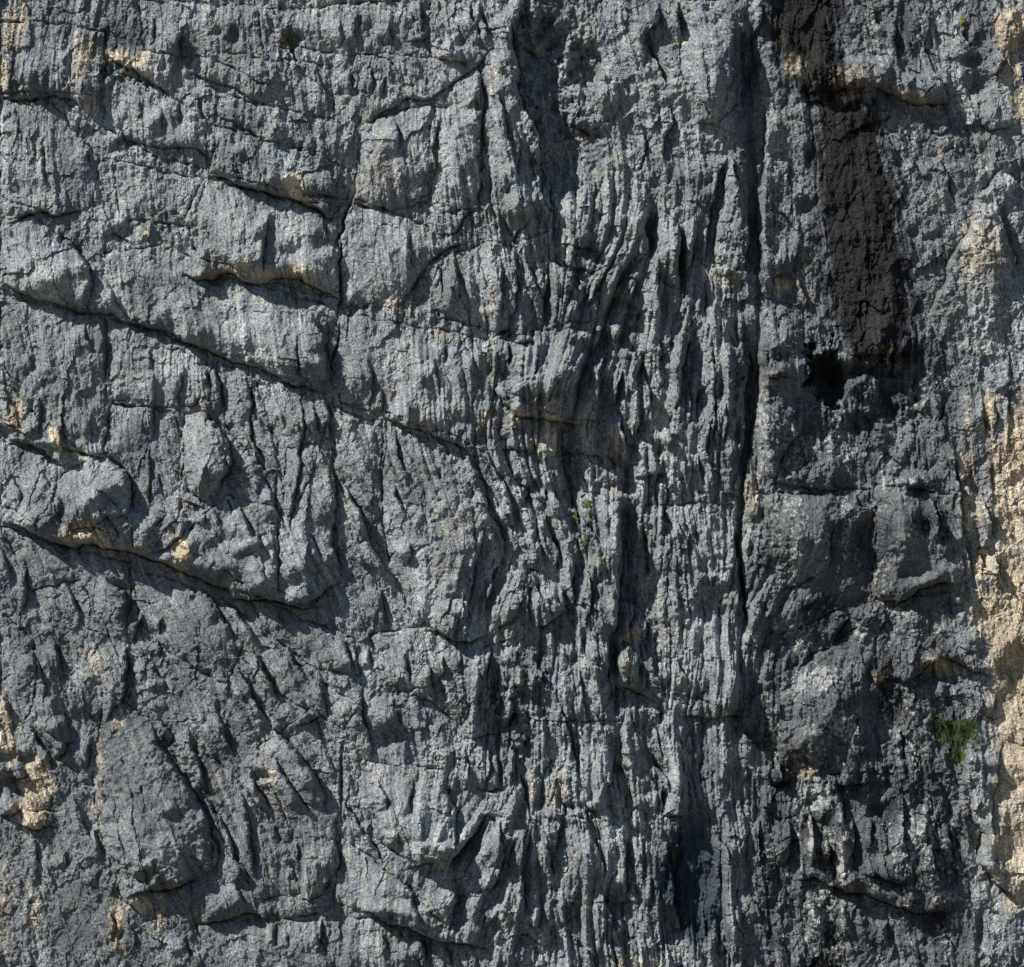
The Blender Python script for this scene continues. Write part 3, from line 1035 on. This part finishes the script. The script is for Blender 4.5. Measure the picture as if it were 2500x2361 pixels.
for l in BLOCKS.strip().split('\n'):
    q=[float(v) for v in l.split()];A=q[0];pts=np.array(q[1:]).reshape(-1,2)*(2500/1986.)
    x0,y0=pts.min(0);x1,y1=pts.max(0);sl=bbox(x0-30,x1+30,y0-30,y1+30)
    px=wxx[sl];py=wyy[sl]
    if px.size==0: continue
    ins=inpoly(px,py,pts);d=np.full(px.shape,1e9,np.float32)
    for i in range(len(pts)):
        (ax,ay),(bx2,by2)=pts[i-1],pts[i]
        ex,ey=bx2-ax,by2-ay;L2=ex*ex+ey*ey+1e-6
        t=np.clip(((px-ax)*ex+(py-ay)*ey)/L2,0,1)
        d=np.minimum(d,np.hypot(px-ax-t*ex,py-ay-t*ey))
    tx,ty_=rb.uniform(-.07,.07,2);c0=pts.mean(0)
    prof=A*2.05*(1-np.exp(-(d/42)**1.15))+((px-c0[0])*tx+(py-c0[1])*ty_)*(1-np.exp(-d/40))
    MACRO[sl]+=np.where(ins,prof,-3.5*np.exp(-d/7))-9*np.exp(-(d/2.4)**2)*gmod[sl]*ss(-.6,.3,jag[sl])
    CRK[sl]=np.maximum(CRK[sl],.6*np.exp(-(d/3)**2))
    BLK[sl]=np.maximum(BLK[sl],ins*(1-np.exp(-(d/22)**1.5)))
FE=FEATS.strip().split('\n')
for f in FE:
    ty,st,wm,d=parse(f)
    if ty in('P','M'):
        (a,b),rx,ry,an=d; rx=max(rx,1);ry=max(ry,1)
        m=1.9*max(rx,ry);sl=bbox(a-m,a+m,b-m,b+m)
        x=wxx[sl]-a;y=wyy[sl]-b;c_=math.cos(math.radians(an));s_=math.sin(math.radians(an))
        u=(x*c_+y*s_)/rx;v=(-x*s_+y*c_)/ry
        r2=(u*u+v*v)*np.exp((.45*amod[sl]-.45)*(2 if st>65 else 1)+(1.1 if st>65 else .5)*jag[sl])
        MACRO[sl]+=(-1.25 if ty=='P' else 1.5)*st*np.exp(-r2**(3.5 if (ty=='P' and st>65) else 1.5))
    else: line(ty,st,wm,d)
print("feat",time.time()-T0)
big=fbm(X,Y,520,2,91)*16
def billow(x,y,wl,octs,seed,gain=.5,vs=1.5):
    s=0;a=1
    for o in range(octs):
        s=s+a*wl*np.abs(gnoise(x/wl+3.7*o,y/(wl*vs)-5.3*o,seed+o));a*=gain*2;wl*=.5
    return s
bx_=X+fbm(X,Y,60,3,301,.6)*14;by_=Y+fbm(X,Y,60,3,305,.6)*14
bil=billow(bx_,by_,80,2,311,.48); bilf=billow(bx_,by_,24,3,321,.46,1.35)
f0,e0=facets(wx,wy,150,1.4,99,.20,.10)
f1,e1=facets(wx,wy,70,1.5,101,.30,.16)
f2,e2=facets(wx*1.+wy*.25,wy-wx*.1,31,1.5,111,.42,.22)
f3,e3=facets(wx,wy-wx*.15,14,1.4,121,.5,.25)
f4,e4=facets(wx,wy,6.5,1.2,131,.5,.25)
uwx=to_u(wx);uwy=to_u(wy)
fa,_=facets(uwx,uwy,20,1.6,501,.5,.5);fb,_=facets(uwx,uwy,10,1.5,511,.5,.5)
fib=pad(norm(lic(fa.astype(np.float32),int(34/STEP)))); fib2=pad(norm(lic(fb.astype(np.float32),int(18/STEP))))
print("facets",time.time()-T0)
rid=1-np.abs(l1)*1.0
patch=ss(-.5,.8,fbm(X,Y,130,3,171))
H+=big+MACRO
H+=striA*(np.sqrt(l1*l1+.02)*12.5+l0*11.0*band+ np.abs(l2)*3.2+l2*1.0 + l3*1.2)
cp=ss(-.6,.7,fbm(X,Y,110,3,173))
H-=(.35+.65*striA)*(1-np.clip(.72*smooth+stk*.25,0,1))*((7+6*band)*np.exp(-(l1/(.07+.05*band))**2)*patch+4.2*np.exp(-((l2-.4)/.09)**2)*cp+2.0*np.exp(-(l4/.15)**2))
bk=1-.42*BLK*(.5+.9*ss(-.8,.8,fbm(X,Y,120,2,411)));rough=rough*bk;striA=striA*(.4+.6*bk)
zv=.5+1.0*ss(-.9,.9,fbm(X,Y,260,3,401)); zv2=.35+1.2*ss(-.9,.9,fbm(X,Y,150,3,405))
H+=rough*(f1*.75+f2*.75+f3*.65+f4*.75+fib*(1.6+.8*gmod)+fib2*1.25)
H+=rough*(bil*.24*zv+bilf*.30*zv2)
H+=rough*(fbm(X,Y,120,3,141)*4.5+fbm(X,Y,9,3,151,.6)*1.1)
pit=fbm(X,Y,11,2,161); H-=rough*3.2*ss(.75,1.5,pit)
# east buttress stands a little proud, far corner recedes
# ---------------- stain / lichen masks (0..1; rock colour, plus painted cave shade in dark, sheen in white) ----------------
tan=np.zeros_like(X);dark=np.zeros_like(X);white=np.zeros_like(X);blue=np.zeros_like(X)
MM={'tan':tan,'dark':dark,'white':white,'blue':blue}
mx=X+fbm(X,Y,60,4,201,.6)*16;my=Y+fbm(X,Y,80,4,211,.6)*22
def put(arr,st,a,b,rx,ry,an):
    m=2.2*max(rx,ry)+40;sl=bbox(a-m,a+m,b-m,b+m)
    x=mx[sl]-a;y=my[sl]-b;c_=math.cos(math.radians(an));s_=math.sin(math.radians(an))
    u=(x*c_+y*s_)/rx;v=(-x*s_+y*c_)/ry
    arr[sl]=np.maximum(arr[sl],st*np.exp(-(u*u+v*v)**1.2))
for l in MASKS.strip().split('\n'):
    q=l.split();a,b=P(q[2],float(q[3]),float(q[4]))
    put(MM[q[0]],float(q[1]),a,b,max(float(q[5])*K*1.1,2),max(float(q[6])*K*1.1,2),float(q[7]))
# black water streak, running down from the top edge
strk=[('C',720,-200,190),('C',740,0,170),('C',740,250,150),('C',830,480,160),('C',960,640,150),('C',1000,900,185),('C',1030,1200,195),('C',1090,1500,215),('C',1130,1800,215),('F',1160,80,190),('F',1180,190,160)]
sx=np.array([P(a,b,c)[0] for a,b,c,d in strk]);sy=np.array([P(a,b,c)[1] for a,b,c,d in strk]);sr=np.array([d*K for *_,d in strk])
cxs=np.interp(my,sy,sx);crs=np.interp(my,sy,sr)
lob=fbm(X,Y*.35,60,4,281,.6)
streak=ss(1.45,.55,np.abs(X+(mx-X)*1.2+l4*7+l2*6+lob*22-cxs)/(crs*1.32))*ss(1010,820,Y+(mx-X)*2.+l2*25+lob*50)
dark=np.maximum(dark,streak*1.25)
H-=streak*5*0
# overall: right third is darker, water stained
dark=np.maximum(dark,(np.interp(Y,[0,700,850,1150,1300,2361],[.42,.45,.62,.66,.72,.80]).astype(np.float32)+.30*fbm(X,Y,110,3,225)+.12*l4+.12*l0)*ss(-40,60,mx+l4*8+.8*(mx-X)-np.interp(Y,[0,780,950,1100,1300,1500,1640,1900,2361],[1870,1852,1835,1822,1820,1838,1832,1820,1830]).astype(np.float32))*ss(2400,2300,mx-ss(700,200,my)*-60))
dark=np.maximum(dark,.5*ss(.2,1.,fbm(X,Y*.5,170,4,221)))
rz=ss(1830,1900,mx)
white=np.maximum(white,(1.0*ss(-.1,.9,fbm(X,Y*.7,100,4,243)+.3*l0+.25*l4))*rz*(1-np.clip(streak*1.4,0,1)))  # pale noise paints silvery sheen into the dark rock's colour
tan=np.clip(tan*(1+.15*ss(2300,2400,X))*(.98+.28*l4+.12*l2+.5*fbm(X,Y*.35,14,3,231))*1.1,0,1.3)
white=white*(.7+.6*fbm(X,Y,9,3,241))
# rock beside cracks is browner (thin band)
tb=ss(-30,45,mx-np.interp(Y,[0,900,1100,1300,1500,1800,2000,2150,2300],[2600,2520,2420,2420,2400,2420,2420,2450,2600]).astype(np.float32)+l4*10)
tan=np.maximum(tan,tb*1.05)
white*=(1-.7*tb)
dark=np.maximum(dark,(.34+.22*fbm(X,Y,120,3,291))*ss(1000,500,X)*ss(1250,1500,Y+.35*X*0))
dark*=(1-tb)
brown=np.clip(CRK*.6,0,1)*ss(-.3,.7,fbm(X,Y,40,3,251))
white*=np.clip(1-blue,0,1)
for a in (tan,dark,white,brown,blue): np.clip(a,0,1.5,out=a)
fadeo=1
print("masks",time.time()-T0)

# ---------------- materials ----------------
def newmat(n):
    m=bpy.data.materials.new(n);m.use_nodes=True;return m,m.node_tree,m.node_tree.nodes,m.node_tree.links
def rock_mat():
    m,t,N,L=newmat("weathered_rock")
    bs=N["Principled BSDF"]
    geo=N.new("ShaderNodeNewGeometry")
    at=N.new("ShaderNodeAttribute");at.attribute_name="stain_shade"
    at2=N.new("ShaderNodeAttribute");at2.attribute_name="tone"
    sep=N.new("ShaderNodeSeparateColor");L.new(at.outputs['Color'],sep.inputs[0])
    sep2=N.new("ShaderNodeSeparateColor");L.new(at2.outputs['Color'],sep2.inputs[0])
    mp=N.new("ShaderNodeMapping");L.new(geo.outputs['Position'],mp.inputs[0]);mp.inputs['Scale'].default_value=(1,1,.45)
    def noise(sc,det,rgh,src=None,dist=0):
        n=N.new("ShaderNodeTexNoise");n.inputs['Scale'].default_value=sc;n.inputs['Detail'].default_value=det;n.inputs['Roughness'].default_value=rgh
        n.inputs['Distortion'].default_value=dist
        L.new(src or geo.outputs['Position'],n.inputs['Vector']);return n.outputs['Fac']
    def ramp(f,stops):
        r=N.new("ShaderNodeValToRGB");e=r.color_ramp.elements
        e[0].position=stops[0][0];e[0].color=(*stops[0][1],1);e[1].position=stops[-1][0];e[1].color=(*stops[-1][1],1)
        for p,c in stops[1:-1]: q=e.new(p);q.color=(*c,1)
        L.new(f,r.inputs[0]);return r.outputs[0]
    def mix(f,a,b,mode='MIX'):
        x=N.new("ShaderNodeMix");x.data_type='RGBA';x.blend_type=mode
        if isinstance(f,float): x.inputs[0].default_value=f
        else: L.new(f,x.inputs[0])
        for i,v in((6,a),(7,b)):
            if isinstance(v,tuple): x.inputs[i].default_value=(*v,1)
            else: L.new(v,x.inputs[i])
        return x.outputs[2]
    def math_(op,a,b=0.,c=None,cl=False):
        x=N.new("ShaderNodeMath");x.operation=op;x.use_clamp=cl
        for i,v in enumerate((a,b) if c is None else (a,b,c)):
            if isinstance(v,(int,float)): x.inputs[i].default_value=v
            else: L.new(v,x.inputs[i])
        return x.outputs[0]
    n1=noise(.9,6,.6,mp.outputs[0]); n2=noise(9,5,.7); n3=noise(23,3,.8); n4=noise(2.3,5,.65)
    base=ramp(n1,[(.3,(.152,.171,.193)),(.5,(.262,.287,.312)),(.7,(.40,.422,.438))])
    sp=ramp(n3,[(.36,(.42,.43,.45)),(.5,(1,1,1)),(.64,(1.7,1.7,1.68))])
    base=mix(1.,base,sp,'MULTIPLY')
    sp2=ramp(n2,[(.3,(.68,.68,.69)),(.7,(1.3,1.3,1.29))])
    base=mix(1.,base,sp2,'MULTIPLY')
    wm=ramp(n4,[(.48,(0,0,0)),(.68,(.5,.5,.5))])
    base=mix(wm,base,mix(1.,sp,(.36,.325,.26),'MULTIPLY'))
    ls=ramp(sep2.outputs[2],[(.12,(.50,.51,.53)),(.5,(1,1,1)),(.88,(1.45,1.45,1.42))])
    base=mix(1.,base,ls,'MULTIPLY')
    # water-stained dark rock, with shade painted in around the cave
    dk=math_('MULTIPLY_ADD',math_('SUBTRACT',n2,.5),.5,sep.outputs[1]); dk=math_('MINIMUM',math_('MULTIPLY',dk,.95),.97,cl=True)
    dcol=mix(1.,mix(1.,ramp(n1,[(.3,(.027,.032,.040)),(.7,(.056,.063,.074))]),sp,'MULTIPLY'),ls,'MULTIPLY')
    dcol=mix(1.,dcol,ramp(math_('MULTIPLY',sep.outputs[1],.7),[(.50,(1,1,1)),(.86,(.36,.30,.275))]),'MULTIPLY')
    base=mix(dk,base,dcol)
    # tan bare rock
    tn=math_('MULTIPLY_ADD',math_('SUBTRACT',n2,.5),1.6,sep.outputs[0]); tn=math_('MULTIPLY',math_('SUBTRACT',tn,.18),1.15,cl=True)
    tn=math_('MULTIPLY',tn,ramp(sep.outputs[0],[(.02,(0,0,0)),(.25,(1,1,1))]))
    tcol=ramp(n1,[(.3,(.40,.32,.225)),(.5,(.52,.435,.315)),(.7,(.60,.53,.42))])
    tcol=mix(1.,mix(1.,tcol,sp,'MULTIPLY'),ls,'MULTIPLY')
    base=mix(tn,base,tcol)
    # pale lichen plus painted-in sheen and lit slab edge, broken into flecks
    wh=math_('ADD',math_('MULTIPLY',sep.outputs[2],1.),math_('MULTIPLY',math_('SUBTRACT',n2,.5),3.2))
    wh=math_('MULTIPLY',math_('SUBTRACT',wh,.35),1.4,cl=True)
    wh=math_('MULTIPLY',wh,ramp(sep.outputs[2],[(.04,(0,0,0)),(.3,(.85,.85,.85))]))
    base=mix(wh,base,mix(1.,(.46,.47,.46),sp,'MULTIPLY'))
    br=math_('MULTIPLY',sep2.outputs[0],.8,cl=True)
    base=mix(br,base,(.20,.165,.11))
    bl=math_('MULTIPLY',sep2.outputs[1],1.25,cl=True)
    base=mix(bl,base,mix(1.,(.036,.055,.078),ls,'MULTIPLY'))
    # glints of crystal in the stained rock
    L.new(base,bs.inputs['Base Color'])
    gl=math_('MULTIPLY',dk,ramp(math_('MULTIPLY',sep.outputs[1],.7),[(.55,(1,1,1)),(.8,(0,0,0))]))
    L.new(math_('MULTIPLY_ADD',gl,-.30,.84),bs.inputs['Roughness'])
    L.new(math_('MULTIPLY_ADD',gl,.3,.22),bs.inputs['Specular IOR Level'])
    bp=N.new("ShaderNodeBump");bp.inputs['Strength'].default_value=.9;bp.inputs['Distance'].default_value=.04
    nb=noise(20,5,.85);L.new(nb,bp.inputs['Height'])
    bp2=N.new("ShaderNodeBump");bp2.inputs['Strength'].default_value=1;bp2.inputs['Distance'].default_value=.012
    L.new(noise(75,2,.7),bp2.inputs['Height']);L.new(bp.outputs[0],bp2.inputs['Normal'])
    L.new(bp2.outputs[0],bs.inputs['Normal'])
    return m
ROCK=rock_mat()
def simple(name,c1,c2,sc,rough=.9):
    m,t,N,L=newmat(name);bs=N["Principled BSDF"]
    n=N.new("ShaderNodeTexNoise");n.inputs['Scale'].default_value=sc;n.inputs['Detail'].default_value=4
    g=N.new("ShaderNodeNewGeometry");L.new(g.outputs['Position'],n.inputs['Vector'])
    r=N.new("ShaderNodeValToRGB");r.color_ramp.elements[0].position=.35;r.color_ramp.elements[1].position=.65
    r.color_ramp.elements[0].color=(*c1,1);r.color_ramp.elements[1].color=(*c2,1)
    L.new(n.outputs['Fac'],r.inputs[0]);L.new(r.outputs[0],bs.inputs['Base Color']);bs.inputs['Roughness'].default_value=rough
    return m

# ---------------- build the cliff as one root with its masses as parts ----------------
VX=(X-W0/2)*PX; VZ=-(Y-H0/2)*PX; VY=-(H)*PX
# sag: protruding rock leans over what is below it
co=np.stack([VX,VY,VZ],-1).reshape(-1,3).astype(np.float32)
stain_shade=np.stack([tan,dark,white,np.ones_like(X)],-1).reshape(-1,4).astype(np.float32)
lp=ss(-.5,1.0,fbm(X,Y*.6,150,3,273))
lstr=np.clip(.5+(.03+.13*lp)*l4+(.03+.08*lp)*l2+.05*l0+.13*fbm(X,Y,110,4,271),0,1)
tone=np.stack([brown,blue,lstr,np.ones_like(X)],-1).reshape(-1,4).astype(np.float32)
PARTS=[('rock_block','',l) for l in BLOCKS.strip().split('\n')]+PARTS
def parts_id():
    fx=(wxx[:-1,:-1]+wxx[1:,1:])*.5;fy=(wyy[:-1,:-1]+wyy[1:,1:])*.5
    pid=np.zeros(fx.shape,np.int32)
    for k,(nm,lab,poly) in enumerate(PARTS):
        q=poly.split();pts=[];t=None;i=0
        if q[0] not in OFF: pts=[(float(q[a])*2500/1986.,float(q[a+1])*2500/1986.) for a in range(1,len(q)-1,2)];i=len(q)
        while i<len(q):
            if q[i] in OFF:t=q[i];i+=1;continue
            pts.append(P(t,float(q[i]),float(q[i+1])));i+=2
        pts=np.array(pts)
        x0,y0=pts.min(0);x1,y1=pts.max(0);sl=bbox(x0-30,x1+30,y0-30,y1+30)
        sl=(slice(sl[0].start,min(sl[0].stop,fx.shape[0])),slice(sl[1].start,min(sl[1].stop,fx.shape[1])))
        px=fx[sl];py=fy[sl];ins=np.zeros(px.shape,bool)
        j=len(pts)-1
        for i in range(len(pts)):
            xi,yi=pts[i];xj,yj=pts[j]
            if yi!=yj:
                c=((yi>py)!=(yj>py))&(px<(xj-xi)*(py-yi)/(yj-yi)+xi)
                ins^=c
            j=i
        s=pid[sl];s[ins]=k+1;pid[sl]=s
    return pid
root=bpy.data.objects.new("cliff",None);C.objects.link(root)
root["kind"]="structure";root["label"]="weathered grey rock cliff face with sloping cracks, upright ribs, a black water streak and tan rock along the right edge";root["category"]="cliff"
pid=parts_id().ravel()
I=np.arange(NY*NX).reshape(NY,NX)
Q=np.stack([I[:-1,:-1],I[1:,:-1],I[1:,1:],I[:-1,1:]],-1).reshape(-1,4)
def mk(name,faces,label):
    vid,inv=np.unique(faces.ravel(),return_inverse=True)
    me=bpy.data.meshes.new(name)
    n=len(faces)
    me.vertices.add(len(vid));me.vertices.foreach_set("co",co[vid].ravel())
    me.loops.add(n*4);me.loops.foreach_set("vertex_index",inv.ravel().astype(np.int32))
    me.polygons.add(n);me.polygons.foreach_set("loop_start",np.arange(0,n*4,4,dtype=np.int32))
    me.update(calc_edges=True)
    me.polygons.foreach_set("use_smooth",np.zeros(n,bool))
    for nm,arr in(("stain_shade",stain_shade),("tone",tone)):
        a=me.attributes.new(nm,'FLOAT_COLOR','POINT');a.data.foreach_set("color",arr[vid].ravel())
    me.materials.append(ROCK)
    o=bpy.data.objects.new(name,me);C.objects.link(o);o.parent=root
    if label:o["label"]=label
    return o
mk("rock_face",Q[pid==0],"")
for k,(nm,lab,poly) in enumerate(PARTS):
    f=Q[pid==k+1]
    if len(f): mk(nm,f,lab)
print("mesh",time.time()-T0)

# ---------------- ground far below the view: sunlit scree that bounces light up the wall ----------------
gm=simple("dry_scree",(.07,.062,.05),(.13,.115,.09),.6)
me=bpy.data.meshes.new("ground");zb=float(VZ.min())+.3
n=40;gx=np.linspace(-1,1,n);gx=np.sign(gx)*np.abs(gx)**3*4000;gy=-np.linspace(0,1,n)**3*8000+30
vs=[(a,b,zb+.4*math.sin(a*.7+b*.3)*(abs(a)<60)*(b>-60)) for b in gy for a in gx]
fs=[(j*n+i+1,j*n+i,(j+1)*n+i,(j+1)*n+i+1) for j in range(n-1) for i in range(n-1)]
me.from_pydata(vs,[],fs);me.materials.append(gm)
g=bpy.data.objects.new("ground",me);C.objects.link(g);g["kind"]="structure"

# ---------------- plants rooted on the rock ----------------
rng=np.random.default_rng(7)
def surf(px,py):
    i=int(np.clip(np.searchsorted(xs,px),1,NX-2));j=int(np.clip(np.searchsorted(ys,py),1,NY-2))
    return Vector((VX[j,i],VY[j,i],VZ[j,i]))
LM={'green':simple("moss_leaf",(.016,.026,.008),(.055,.080,.016),4,.8),'olive':simple("olive_moss",(.045,.050,.018),(.10,.10,.035),9,.8),
    'yellow':simple("yellow_moss",(.12,.13,.02),(.22,.22,.04),9,.8),'rust':simple("dry_stem",(.30,.14,.05),(.42,.24,.10),9,.8)}
def cushion(pts,size,vs,fs):
    """low lumpy mat under the leaves, following the rock"""
    for (px,py,rx,ry) in pts:
        n=max(6,int(max(rx,ry)/2.5));nr=max(3,n//3);i0=len(vs)
        vs.append(surf(px,py)+Vector((0,-size*1.1,0)))
        m=3*n;ph=rng.uniform(0,6.28)
        for r in range(1,nr+1):
            f=r/nr
            for k in range(m):
                a=k/m*2*math.pi;q=f*(1+.22*math.sin(3*a+ph)+.12*math.sin(7*a+2*ph))
                p=surf(px+math.cos(a)*rx*q,py+math.sin(a)*ry*q)
                vs.append(p+Vector((0,-size*1.1*(1-f**2)+(.015 if r==nr else -.004)-rng.random()*size*.25,0)))
        for k in range(m): fs.append((i0,i0+1+(k+1)%m,i0+1+k))
        for r in range(nr-1):
            a0=i0+1+r*m;b0=a0+m
            for k in range(m): fs.append((a0+k,a0+(k+1)%m,b0+(k+1)%m,b0+k))
def tuft(name,label,cat,group,pts,n,size,mat,shape='leaf'):
    """pts: places on the rock with radii; leaves grow out of a low mat"""
    vs=[];fs=[]
    c0=surf(pts[0][0],pts[0][1])
    tot=sum(r*q for _,_,r,q in pts)
    cushion(pts if shape!='blade' else [(pts[0][0],pts[0][1]-pts[0][3]*.8,5,5)],size,vs,fs)
    if shape=='frond':
        for k in range(n):
            px,py,rx,ry=pts[rng.choice(len(pts),p=[r*q/tot for _,_,r,q in pts])]
            while 1:
                a,b=rng.uniform(-1,1,2)
                if a*a+b*b<1:break
            p=surf(px+a*rx,py+b*ry)+Vector((0,-size*.6,0))
            d=Vector((rng.normal()*.7,-rng.uniform(.3,1.),rng.uniform(-.2,1.1))).normalized()
            L_=size*rng.uniform(3,6.5);nn=9
            for q in range(nn):
                t=q/nn;pp=p+d*L_*t+Vector((0,0,-.9*L_*t*t))
                tn=(d+Vector((0,0,-1.8*t))).normalized();sd_=tn.cross(Vector((rng.normal()*.2,-1,rng.normal()*.2))).normalized()
                w_=size*(1.15-t)*.9
                for sg in (-1,1):
                    e=(sd_*sg+tn*.5+Vector((rng.normal()*.15,rng.normal()*.25,rng.normal()*.15))).normalized()
                    i=len(vs);vs+=[pp,pp+e*w_*.5+tn*w_*.22,pp+e*w_,pp+e*w_*.5-tn*w_*.22];fs+=[(i,i+1,i+2,i+3)]
            i=len(vs)
            for q in range(nn+1):
                t=q/nn;pp=p+d*L_*t+Vector((0,0,-.9*L_*t*t));vs+=[pp+Vector((-.003,0,0)),pp+Vector((.003,0,0))]
            for q in range(nn): fs.append((i+2*q,i+2*q+1,i+2*q+3,i+2*q+2))
    else:
      for (px,py,rx,ry) in pts:
        for k in range(max(3,int(n*rx*ry/tot))):
            while 1:
                a,b=rng.uniform(-1,1,2)
                if a*a+b*b<.9:break
            if shape=='blade': a*=.2;b=-.8
            p=surf(px+a*rx,py+b*ry)
            dep=rng.random()*size*1.1*(1.05-(a*a+b*b))
            p=p+Vector((0,-dep-.002,0))
            if shape=='blade':
                d=Vector((rng.normal()*.35,-abs(rng.normal())*.4-.1,rng.uniform(-1,-.4))).normalized();L_=size*rng.uniform(5,16);wd=size*.13
            else:
                d=Vector((rng.normal()*.8,-abs(rng.normal())*.6-.1,rng.normal()*.6-.1)).normalized();L_=size*rng.uniform(.6,1.3);wd=L_*.3
            s=d.cross(Vector((rng.normal(),rng.normal(),rng.normal()))).normalized()*wd
            nn=d.cross(s).normalized()*L_*.12
            i=len(vs)
            vs+= [p,p+d*L_*.45+s+nn,p+d*L_,p+d*L_*.45-s+nn]
            fs+= [(i,i+1,i+2,i+3)]
    me=bpy.data.meshes.new(name);me.from_pydata([tuple(v-c0) for v in vs],[],fs);me.materials.append(LM[mat])
    o=bpy.data.objects.new(name,me);C.objects.link(o);o.location=c0
    o["label"]=label;o["category"]=cat
    if group:o["group"]=group
    return o
def PP(t,x,y,rx,ry): a,b=P(t,x,y);return (a,b,rx*K,ry*K)
tuft("fern_clump","bright green leafy clump in the hollow under the arched roof at right","plant",None,
     [PP('I',1610,530,85,85),PP('I',1490,455,50,28),PP('I',1545,520,60,50),PP('I',1610,650,30,50),PP('I',1660,480,45,35),PP('I',1690,540,20,35)],330,.042,'green','frond')
tuft("ivy_sprig","thin dark green trailing sprig on the ledge right of the leafy clump under the roof","plant",None,[PP('I',1780,450,60,14),PP('I',1710,470,25,14)],90,.03,'olive')
MG_="small moss tufts in cracks of the cliff"
def moss(lab,t,x,y,rx,ry,mat='olive',n=160,size=.026): return tuft("moss_tuft",lab,"moss",MG_,[PP(t,x,y,rx,ry)],n,size,mat)
moss("yellow green moss tuft in the small round hole near the top left","A",1635,230,16,24,'yellow',120)
moss("dark moss below the yellow green tuft in the small round hole near the top left","A",1668,285,12,22,'olive',70)
moss("yellow green moss tuft on the streaked grey rock high at the upper right corner","C",1635,115,24,26,'yellow',130)
moss("pale yellow moss tuft on tan rock near the top of the right edge","C",1915,565,12,30,'yellow',70)
moss("largest olive moss cushion at the head of the narrow rib right of the centre","E",1422,1050,40,26,'olive',220)
moss("olive moss cushion just below the largest one at the head of the narrow rib","E",1440,1105,20,20,'olive',90)
moss("olive moss in the dark cleft left of the cushion topped narrow rib","E",1355,1130,18,40,'olive',90)
moss("tall dull olive moss strip clinging to the left side of the narrow rib","E",1412,1260,16,50,'olive',90)
moss("round olive moss tuft in the crack beneath the long olive strip","E",1490,1450,12,16,'olive',60)
moss("tiny olive moss dot on the grey ribs between the long vertical cracks","E",1832,280,10,12,'olive',50)
moss("olive moss at the foot of the tan strip left of the smooth slab edge","F",425,1120,14,34,'olive',80)
moss("moss patch on the broken tan block beside the deep vertical slot","H",1640,25,36,18,'olive',150)
moss("brown olive moss tuft in the groove below the rounded rib lower centre","H",1618,725,22,24,'olive',110)
moss("small moss tuft on the thin rib edge above the dark blue stained slab","H",1638,1030,10,14,'yellow',50)
moss("olive moss tuft under the left end of the low crack near the bottom left","G",1408,1610,18,20,'olive',90)
moss("olive moss tuft right of its twin under the low crack near the bottom left","G",1583,1612,20,18,'olive',90)
moss("light moss specks on the stained dark blue slab at the lower right","H",1915,1240,9,36,'yellow',40)
tuft("dry_grass","rusty dry grass stalks hanging down the grey wall below the large dark step","dry grass","dry grass on the rib",[PP('E',1525,640,12,60),PP('E',1545,690,14,30)],26,.045,'rust','blade')
tuft("dry_grass","wisp of tan dry grass at the foot of the moss topped narrow rib","dry grass","dry grass on the rib",[PP('E',1490,1380,20,22)],14,.03,'rust','blade')
print("done",time.time()-T0)
